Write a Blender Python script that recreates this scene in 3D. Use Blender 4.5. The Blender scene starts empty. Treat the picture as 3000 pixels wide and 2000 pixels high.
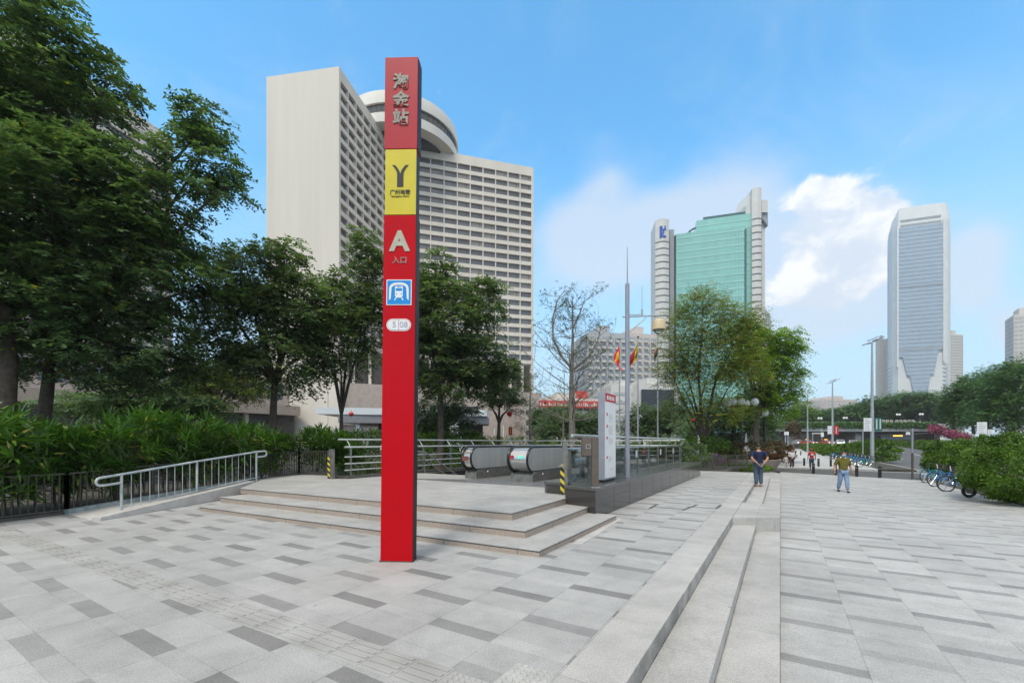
import bpy, bmesh, math, random
import numpy as np
from mathutils import Vector, Matrix
R = math.radians
random.seed(7); RNG = np.random.default_rng(7)
sc = bpy.context.scene
COL = sc.collection
F, CXP, HZ, EYE = 1272.0, 1500.0, 1296.0, 1.65     # calibration of the photograph: focal length, centre, horizon, eye height
U = Vector((.5255, .8508, 0)); V = Vector((.8508, -.5255, 0))   # street direction and the direction across it

def W(a, s, z=0.0): return U*s + V*a + Vector((0, 0, z))
def G(px, py, z=0.0):
    y = F*(EYE-z)/(py-HZ); return Vector(((px-CXP)/F*y, y, z))
def D(px, py, y): return Vector(((px-CXP)/F*y, y, EYE+(HZ-py)/F*y))

# ------------------------------------------------------------------ materials
def _nt(name):
    m = bpy.data.materials.new(name); m.use_nodes = True
    nt = m.node_tree; return m, nt, nt.nodes['Principled BSDF']
def _n(nt, t, **k):
    n = nt.nodes.new(t)
    for a, b in k.items():
        if a.startswith('i_'): n.inputs[int(a[2:])].default_value = b
        else: setattr(n, a, b)
    return n
def mth(nt, op, a, b=None, c=None):
    n = nt.nodes.new('ShaderNodeMath'); n.operation = op
    for i, x in enumerate((a, b, c)):
        if x is None: continue
        if isinstance(x, (int, float)): n.inputs[i].default_value = x
        else: nt.links.new(x, n.inputs[i])
    return n.outputs[0]
def mixc(nt, fac, a, b, blend='MIX'):
    n = nt.nodes.new('ShaderNodeMix'); n.data_type = 'RGBA'; n.blend_type = blend
    for s, x in ((n.inputs[0], fac), (n.inputs[6], a), (n.inputs[7], b)):
        if isinstance(x, (int, float)): s.default_value = x
        elif isinstance(x, (tuple, list)): s.default_value = (*x[:3], 1)
        else: nt.links.new(x, s)
    return n.outputs[2]
def mat(name, c, rough=.6, metal=0., var=.12, scale=3., bump=0., bscale=40., spec=.5, c2=None, coat=0., streak=False, alpha=None):
    m, nt, p = _nt(name)
    p.inputs['Roughness'].default_value = rough; p.inputs['Metallic'].default_value = metal
    p.inputs['Specular IOR Level'].default_value = spec; p.inputs['Coat Weight'].default_value = coat
    p.inputs['Coat Roughness'].default_value = .12
    tc = _n(nt, 'ShaderNodeTexCoord')
    mp = _n(nt, 'ShaderNodeMapping'); nt.links.new(tc.outputs['Object'], mp.inputs[0])
    if streak: mp.inputs['Scale'].default_value = (1, 1, .06)
    no = _n(nt, 'ShaderNodeTexNoise'); no.inputs['Scale'].default_value = scale; no.inputs['Detail'].default_value = 5
    nt.links.new(mp.outputs[0], no.inputs['Vector'])
    lo = tuple(x*(1-var) for x in c); hi = c2 or tuple(min(1, x*(1+var)) for x in c)
    rm = _n(nt, 'ShaderNodeMapRange'); rm.inputs[1].default_value = .3; rm.inputs[2].default_value = .7
    nt.links.new(no.outputs['Fac'], rm.inputs[0])
    nt.links.new(mixc(nt, rm.outputs[0], lo, hi), p.inputs['Base Color'])
    if bump:
        n2 = _n(nt, 'ShaderNodeTexNoise'); n2.inputs['Scale'].default_value = bscale; n2.inputs['Detail'].default_value = 4
        nt.links.new(tc.outputs['Object'], n2.inputs['Vector'])
        b = _n(nt, 'ShaderNodeBump'); b.inputs['Strength'].default_value = bump; b.inputs['Distance'].default_value = .02
        nt.links.new(n2.outputs['Fac'], b.inputs['Height']); nt.links.new(b.outputs[0], p.inputs['Normal'])
    return m
def leafmat(name, dark, light, odd=None, oddp=.03, trans=.3, rough=.45):
    m, nt, p = _nt(name)
    g = _n(nt, 'ShaderNodeNewGeometry')
    tc = _n(nt, 'ShaderNodeTexCoord')
    no = _n(nt, 'ShaderNodeTexNoise'); no.inputs['Scale'].default_value = 1.1; no.inputs['Detail'].default_value = 3; nt.links.new(tc.outputs['Object'], no.inputs['Vector'])
    f = mth(nt, 'MULTIPLY_ADD', g.outputs['Random Per Island'], .5, mth(nt, 'MULTIPLY_ADD', no.outputs['Fac'], 2.4, -.98))
    f = mth(nt, 'MINIMUM', mth(nt, 'MAXIMUM', f, 0.), 1.)
    col = mixc(nt, f, dark, light)
    if odd:
        n2 = _n(nt, 'ShaderNodeTexNoise'); n2.inputs['Scale'].default_value = 1.3; nt.links.new(tc.outputs['Object'], n2.inputs['Vector'])
        r2 = mth(nt, 'FRACT', mth(nt, 'MULTIPLY', g.outputs['Random Per Island'], 17.3))
        k = mth(nt, 'LESS_THAN', r2, mth(nt, 'MULTIPLY', mth(nt, 'GREATER_THAN', n2.outputs['Fac'], .52), oddp*2.2))
        col = mixc(nt, k, col, odd)
    nt.links.new(col, p.inputs['Base Color']); p.inputs['Roughness'].default_value = rough; p.inputs['Specular IOR Level'].default_value = .4
    t = _n(nt, 'ShaderNodeBsdfTranslucent')
    nt.links.new(mixc(nt, 1., col, (1.15, 1.25, .6), 'MULTIPLY'), t.inputs[0])
    mx = _n(nt, 'ShaderNodeMixShader'); mx.inputs[0].default_value = trans
    nt.links.new(p.outputs[0], mx.inputs[1]); nt.links.new(t.outputs[0], mx.inputs[2])
    nt.links.new(mx.outputs[0], nt.nodes['Material Output'].inputs[0])
    return m
def glassmat(name, tint=(.85, .93, .92), clear=.8):
    m, nt, p = _nt(name)
    tr = _n(nt, 'ShaderNodeBsdfTransparent'); tr.inputs[0].default_value = (*tint, 1)
    gl = _n(nt, 'ShaderNodeBsdfGlossy'); gl.inputs['Roughness'].default_value = .03
    fr = _n(nt, 'ShaderNodeFresnel'); fr.inputs[0].default_value = 1.5
    mx = _n(nt, 'ShaderNodeMixShader'); nt.links.new(mth(nt, 'MULTIPLY_ADD', fr.outputs[0], .8, 1-clear-.17), mx.inputs[0])
    nt.links.new(tr.outputs[0], mx.inputs[1]); nt.links.new(gl.outputs[0], mx.inputs[2])
    nt.links.new(mx.outputs[0], nt.nodes['Material Output'].inputs[0]); return m
def emat(name, c, s):
    m, nt, p = _nt(name); p.inputs['Base Color'].default_value = (*c, 1)
    p.inputs['Emission Color'].default_value = (*c, 1); p.inputs['Emission Strength'].default_value = s; return m
def randmat(name, cols, rough=.3, spec=.5, metal=0.):
    """colour picked per separate piece (window panes: blinds drawn or not)"""
    m, nt, p = _nt(name); g = _n(nt, 'ShaderNodeNewGeometry'); cr = _n(nt, 'ShaderNodeValToRGB'); cr.color_ramp.interpolation = 'CONSTANT'
    e = cr.color_ramp.elements
    while len(e) < len(cols): e.new(.5)
    for i, c in enumerate(cols): e[i].position = i/len(cols); e[i].color = (*c, 1)
    oi = _n(nt, 'ShaderNodeObjectInfo')
    nt.links.new(mth(nt, 'FRACT', mth(nt, 'ADD', g.outputs['Random Per Island'], oi.outputs['Random'])), cr.inputs[0])
    nt.links.new(cr.outputs[0], p.inputs['Base Color']); p.inputs['Roughness'].default_value = rough
    p.inputs['Specular IOR Level'].default_value = spec; p.inputs['Metallic'].default_value = metal; return m

def panemat(name, c, axis, w, h, amt=.10, rough=.14, spec=.7):
    """curtain wall whose panes differ a little in tint"""
    m, nt, p = _nt(name); g = _n(nt, 'ShaderNodeNewGeometry')
    d = _n(nt, 'ShaderNodeVectorMath', operation='DOT_PRODUCT'); nt.links.new(g.outputs['Position'], d.inputs[0]); d.inputs[1].default_value = axis
    s = _n(nt, 'ShaderNodeSeparateXYZ'); nt.links.new(g.outputs['Position'], s.inputs[0]); cb = _n(nt, 'ShaderNodeCombineXYZ')
    nt.links.new(mth(nt, 'FLOOR', mth(nt, 'DIVIDE', d.outputs['Value'], w)), cb.inputs[0]); nt.links.new(mth(nt, 'FLOOR', mth(nt, 'DIVIDE', s.outputs[2], h)), cb.inputs[1])
    wn = _n(nt, 'ShaderNodeTexWhiteNoise', noise_dimensions='2D'); nt.links.new(cb.outputs[0], wn.inputs[0])
    nb = _n(nt, 'ShaderNodeTexNoise'); nb.inputs['Scale'].default_value = .035; nb.inputs['Detail'].default_value = 3; nt.links.new(g.outputs['Position'], nb.inputs['Vector'])
    f = mth(nt, 'MULTIPLY_ADD', nb.outputs['Fac'], .8, mth(nt, 'MULTIPLY_ADD', wn.outputs['Value'], .6, -.2))
    nt.links.new(mixc(nt, f, tuple(x*(1-amt) for x in c), tuple(min(1, x*(1+amt)) for x in c)), p.inputs['Base Color'])
    nt.links.new(mth(nt, 'MULTIPLY_ADD', wn.outputs['Value'], .12, rough-.06), p.inputs['Roughness']); p.inputs['Specular IOR Level'].default_value = spec; return m
def paving(name, a0, s0, wd, per, dk, light, dark, contrast=1., plain=False, joint=.0045, slab=None):
    """granite slabs laid along the street: columns wd wide, a dark slab dk long every per metres, next column shifted by half"""
    m, nt, p = _nt(name)
    g = _n(nt, 'ShaderNodeNewGeometry')
    def dot(v):
        n = _n(nt, 'ShaderNodeVectorMath', operation='DOT_PRODUCT'); nt.links.new(g.outputs['Position'], n.inputs[0]); n.inputs[1].default_value = v; return n.outputs['Value']
    A = mth(nt, 'DIVIDE', mth(nt, 'SUBTRACT', dot(V), a0), wd); S = mth(nt, 'SUBTRACT', dot(U), s0)
    col = mth(nt, 'FLOOR', A); fa = mth(nt, 'FRACT', A)
    off = mth(nt, 'MULTIPLY', mth(nt, 'FLOORED_MODULO', col, 2.), per/2)
    T = mth(nt, 'DIVIDE', mth(nt, 'SUBTRACT', S, off), per); row = mth(nt, 'FLOOR', T); f = mth(nt, 'MULTIPLY', mth(nt, 'FRACT', T), per)
    isd = mth(nt, 'LESS_THAN', f, dk); mid = per/2
    sub = mth(nt, 'ADD', isd, mth(nt, 'MULTIPLY', mth(nt, 'ADD', mth(nt, 'GREATER_THAN', f, mid), mth(nt, 'GREATER_THAN', f, mid+dk)), 2.))
    wn = _n(nt, 'ShaderNodeTexWhiteNoise', noise_dimensions='3D'); cb = _n(nt, 'ShaderNodeCombineXYZ')
    for i, x in enumerate((col, row, sub)): nt.links.new(x, cb.inputs[i])
    nt.links.new(cb.outputs[0], wn.inputs[0]); rnd = wn.outputs['Value']
    fine = _n(nt, 'ShaderNodeTexNoise'); fine.inputs['Scale'].default_value = 75; fine.inputs['Detail'].default_value = 4; fine.inputs['Roughness'].default_value = .8
    nt.links.new(g.outputs['Position'], fine.inputs['Vector'])
    big = _n(nt, 'ShaderNodeTexNoise'); big.inputs['Scale'].default_value = .55; big.inputs['Detail'].default_value = 7; big.inputs['Roughness'].default_value = .62
    nt.links.new(g.outputs['Position'], big.inputs['Vector'])
    st = _n(nt, 'ShaderNodeTexNoise'); st.inputs['Scale'].default_value = 2.6; st.inputs['Detail'].default_value = 6; st.inputs['Roughness'].default_value = .7
    nt.links.new(g.outputs['Position'], st.inputs['Vector'])
    lt = mixc(nt, rnd, tuple(x*.93 for x in light), tuple(min(1, x*1.05) for x in light))
    if plain: c = lt
    else:
        dc = mixc(nt, mth(nt, 'POWER', rnd, 1.6), dark, tuple(d*(1-.55)+l*.55 for d, l in zip(dark, light)))
        c = mixc(nt, isd, lt, dc)
    def mr(x, lo, hi, a, b):
        n = _n(nt, 'ShaderNodeMapRange'); nt.links.new(x, n.inputs[0])
        for i, q in enumerate((lo, hi, a, b)): n.inputs[i+1].default_value = q
        return n.outputs[0]
    def gray(x):
        n = _n(nt, 'ShaderNodeCombineColor')
        for i in range(3): nt.links.new(x, n.inputs[i])
        return n.outputs[0]
    k = mth(nt, 'MULTIPLY', mr(fine.outputs['Fac'], .3, .7, .66, 1.34), mth(nt, 'MULTIPLY', mr(big.outputs['Fac'], .3, .7, .82, 1.1), mr(st.outputs['Fac'], .26, .56, .84, 1.04)))
    vo = _n(nt, 'ShaderNodeTexVoronoi'); vo.inputs['Scale'].default_value = 1.7; nt.links.new(g.outputs['Position'], vo.inputs['Vector'])
    gum = mth(nt, 'LESS_THAN', vo.outputs['Distance'], mth(nt, 'MULTIPLY', mth(nt, 'POWER', st.outputs['Fac'], 3.), .22))
    k = mth(nt, 'MULTIPLY', k, mth(nt, 'SUBTRACT', 1., mth(nt, 'MULTIPLY', gum, .35)))
    c = mixc(nt, 1., c, gray(k), 'MULTIPLY')
    # open joints, worn and partly filled
    ja = mth(nt, 'LESS_THAN', mth(nt, 'MULTIPLY', mth(nt, 'MINIMUM', fa, mth(nt, 'SUBTRACT', 1., fa)), wd), joint)
    ab = lambda q: mth(nt, 'ABSOLUTE', mth(nt, 'SUBTRACT', f, q))
    js = mth(nt, 'LESS_THAN', mth(nt, 'MINIMUM', mth(nt, 'MINIMUM', f, ab(per/2)), mth(nt, 'MINIMUM', ab(dk), ab(per/2+dk))), joint*.8)
    jj = mth(nt, 'MULTIPLY', mth(nt, 'MAXIMUM', ja, mth(nt, 'MULTIPLY', js, .6)), mr(st.outputs['Fac'], .3, .6, .62, .12))
    c = mixc(nt, jj, c, (.07, .068, .065))
    nt.links.new(c, p.inputs['Base Color']); p.inputs['Roughness'].default_value = .62; p.inputs['Specular IOR Level'].default_value = .35
    b = _n(nt, 'ShaderNodeBump'); b.inputs['Strength'].default_value = .25; b.inputs['Distance'].default_value = .01
    nt.links.new(mth(nt, 'SUBTRACT', fine.outputs['Fac'], jj), b.inputs['Height']); nt.links.new(b.outputs[0], p.inputs['Normal'])
    return m

# ------------------------------------------------------------------ mesh builder
class MB:
    def __init__(self): self.v = []; self.f = []; self.m = []
    def merge(self, o, mi):
        return self.add(o.v, o.f, mi)
    def add(self, vs, fs, mi=0):
        o = len(self.v); self.v += [Vector(x) for x in vs]; self.f += [tuple(i+o for i in f) for f in fs]; self.m += [mi]*len(fs); return self
    def hexa(self, p, mi=0):
        return self.add(p, [(0, 3, 2, 1), (4, 5, 6, 7), (0, 1, 5, 4), (1, 2, 6, 5), (2, 3, 7, 6), (3, 0, 4, 7)], mi)
    def box(self, x0, x1, y0, y1, z0, z1, mi=0):
        return self.hexa([(x0, y0, z0), (x1, y0, z0), (x1, y1, z0), (x0, y1, z0), (x0, y0, z1), (x1, y0, z1), (x1, y1, z1), (x0, y1, z1)], mi)
    def ubox(self, a0, a1, s0, s1, z0, z1, mi=0):
        return self.prism([W(a0, s0), W(a1, s0), W(a1, s1), W(a0, s1)], z0, z1, mi)
    def prism(self, poly, z0, z1, mi=0):
        n = len(poly); ar = sum(poly[i][0]*poly[(i+1) % n][1]-poly[(i+1) % n][0]*poly[i][1] for i in range(n))
        if ar < 0: poly = poly[::-1]
        zz0 = z0 if isinstance(z0, (list, tuple)) else [z0]*n; zz1 = z1 if isinstance(z1, (list, tuple)) else [z1]*n
        vs = [(p[0], p[1], z) for p, z in zip(poly, zz0)]+[(p[0], p[1], z) for p, z in zip(poly, zz1)]
        fs = [tuple(range(n-1, -1, -1)), tuple(range(n, 2*n))]+[(i, (i+1) % n, n+(i+1) % n, n+i) for i in range(n)]
        return self.add(vs, fs, mi)
    def bar(self, p, q, w, h=None, mi=0, up=(0, 0, 1)):
        p = Vector(p); q = Vector(q); d = (q-p); d.normalize(); h = h or w
        x = d.cross(Vector(up))
        if x.length < 1e-4: x = d.cross(Vector((0, 1, 0)))
        x.normalize(); y = x.cross(d); x *= w/2; y *= h/2
        return self.hexa([p-x-y, p+x-y, p+x+y, p-x+y, q-x-y, q+x-y, q+x+y, q-x+y], mi)
    def tube(self, pts, r, seg=10, closed=False, mi=0):
        pts = [Vector(p) for p in pts]; n = len(pts); rs = r if isinstance(r, (list, tuple)) else [r]*n
        vs = []; prev = None
        for i in range(n):
            if closed: d = pts[(i+1) % n]-pts[i-1]
            else: d = pts[min(i+1, n-1)]-pts[max(i-1, 0)]
            d.normalize()
            if prev is None:
                x = d.cross(Vector((0, 0, 1)))
                if x.length < .05: x = d.cross(Vector((0, 1, 0)))
            else: x = prev-d*prev.dot(d)
            x.normalize(); prev = x; y = d.cross(x)
            for k in range(seg):
                t = 2*math.pi*k/seg; vs.append(pts[i]+(x*math.cos(t)+y*math.sin(t))*rs[i])
        fs = []
        for i in range(n if closed else n-1):
            j = (i+1) % n
            for k in range(seg):
                l = (k+1) % seg; fs.append((i*seg+k, i*seg+l, j*seg+l, j*seg+k))
        if not closed: fs += [tuple(range(seg-1, -1, -1)), tuple(range((n-1)*seg, n*seg))]
        return self.add(vs, fs, mi)
    def lathe(self, c, prof, seg=24, mi=0):
        c = Vector(c); vs = []
        for r, z in prof:
            for k in range(seg):
                t = 2*math.pi*k/seg; vs.append(c+Vector((r*math.cos(t), r*math.sin(t), z)))
        fs = [(i*seg+k, i*seg+(k+1) % seg, (i+1)*seg+(k+1) % seg, (i+1)*seg+k) for i in range(len(prof)-1) for k in range(seg)]
        fs += [tuple(range(seg-1, -1, -1)), tuple(range((len(prof)-1)*seg, len(prof)*seg))]
        return self.add(vs, fs, mi)
    def ball(self, c, r, seg=14, rings=9, mi=0):
        rx, ry, rz = r if isinstance(r, (tuple, list)) else (r, r, r); c = Vector(c); vs = []
        for i in range(rings+1):
            t = math.pi*i/rings
            for k in range(seg):
                p = 2*math.pi*k/seg; vs.append(c+Vector((rx*math.sin(t)*math.cos(p), ry*math.sin(t)*math.sin(p), -rz*math.cos(t))))
        fs = [(i*seg+k, i*seg+(k+1) % seg, (i+1)*seg+(k+1) % seg, (i+1)*seg+k) for i in range(rings) for k in range(seg)]
        return self.add(vs, fs, mi)
    def build(self, name, m, parent=None, smooth=False, world=False, bevel=0.):
        me = bpy.data.meshes.new(name); off = parent.location if (parent is not None and world) else Vector((0, 0, 0))
        if parent is not None and world and parent.parent is not None: off = off+parent.parent.location
        me.from_pydata([tuple(v-off) for v in self.v], [], self.f)
        for q in (m if isinstance(m, (list, tuple)) else [m]): me.materials.append(q)
        if len(set(self.m)) > 1: me.polygons.foreach_set('material_index', self.m)
        if smooth:
            me.polygons.foreach_set('use_smooth', [True]*len(me.polygons))
            try: me.set_sharp_from_angle(angle=R(40))
            except Exception: pass
        me.update(); o = bpy.data.objects.new(name, me); COL.objects.link(o)
        if parent is not None: o.parent = parent
        if bevel:
            b = o.modifiers.new('Bevel', 'BEVEL'); b.width = bevel; b.segments = 2; b.limit_method = 'ANGLE'
        return o
def tag(o, label, cat, group=None):
    o['label'] = label; o['category'] = cat
    if group: o['group'] = group
    return o
def thing(name, label, cat, loc=(0, 0, 0), rz=0., group=None):
    o = bpy.data.objects.new(name, None); o.empty_display_size = .2; COL.objects.link(o)
    o.location = loc; o.rotation_euler = (0, 0, rz); return tag(o, label, cat, group)
def struct(o): o['kind'] = 'structure'; return o
def copy_tree(o, parent=None):
    c = o.copy(); COL.objects.link(c)
    if parent is not None: c.parent = parent
    for ch in list(o.children): copy_tree(ch, c)
    return c
ORD = ['first', 'second', 'third', 'fourth', 'fifth', 'sixth', 'seventh', 'eighth', 'ninth', 'tenth', 'eleventh', 'twelfth', 'thirteenth',
       'fourteenth', 'fifteenth', 'sixteenth', 'seventeenth', 'eighteenth', 'nineteenth', 'twentieth', 'twenty-first', 'twenty-second', 'twenty-third', 'twenty-fourth', 'twenty-fifth', 'twenty-sixth']
def text_mesh(name, body, size, m, parent, loc, rot=(R(90), 0, 0), ext=.004, off=0., sx=1.):
    cu = bpy.data.curves.new(name, 'FONT'); cu.body = body; cu.size = size; cu.extrude = ext; cu.offset = off
    cu.align_x = 'CENTER'; cu.align_y = 'CENTER'; cu.resolution_u = 4
    t = bpy.data.objects.new(name, cu); COL.objects.link(t)
    dg = bpy.context.evaluated_depsgraph_get(); me = bpy.data.meshes.new_from_object(t.evaluated_get(dg))
    bpy.data.objects.remove(t); me.materials.clear(); me.materials.append(m); me.name = name
    o = bpy.data.objects.new(name, me); COL.objects.link(o); o.parent = parent; o.location = loc; o.rotation_euler = rot; o.scale = (sx, 1, 1); return o
def mesh_np(name, verts, nper, m, parent=None):
    """verts (N*nper,3): N separate polygons of nper corners"""
    n = len(verts); me = bpy.data.meshes.new(name); me.vertices.add(n); me.vertices.foreach_set('co', np.ascontiguousarray(verts, dtype=np.float32).ravel())
    me.loops.add(n); me.loops.foreach_set('vertex_index', np.arange(n, dtype=np.int32))
    k = n//nper; me.polygons.add(k); me.polygons.foreach_set('loop_start', np.arange(0, n, nper, dtype=np.int32))
    me.update(calc_edges=True); me.materials.append(m); o = bpy.data.objects.new(name, me); COL.objects.link(o)
    if parent is not None: o.parent = parent
    return o

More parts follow.
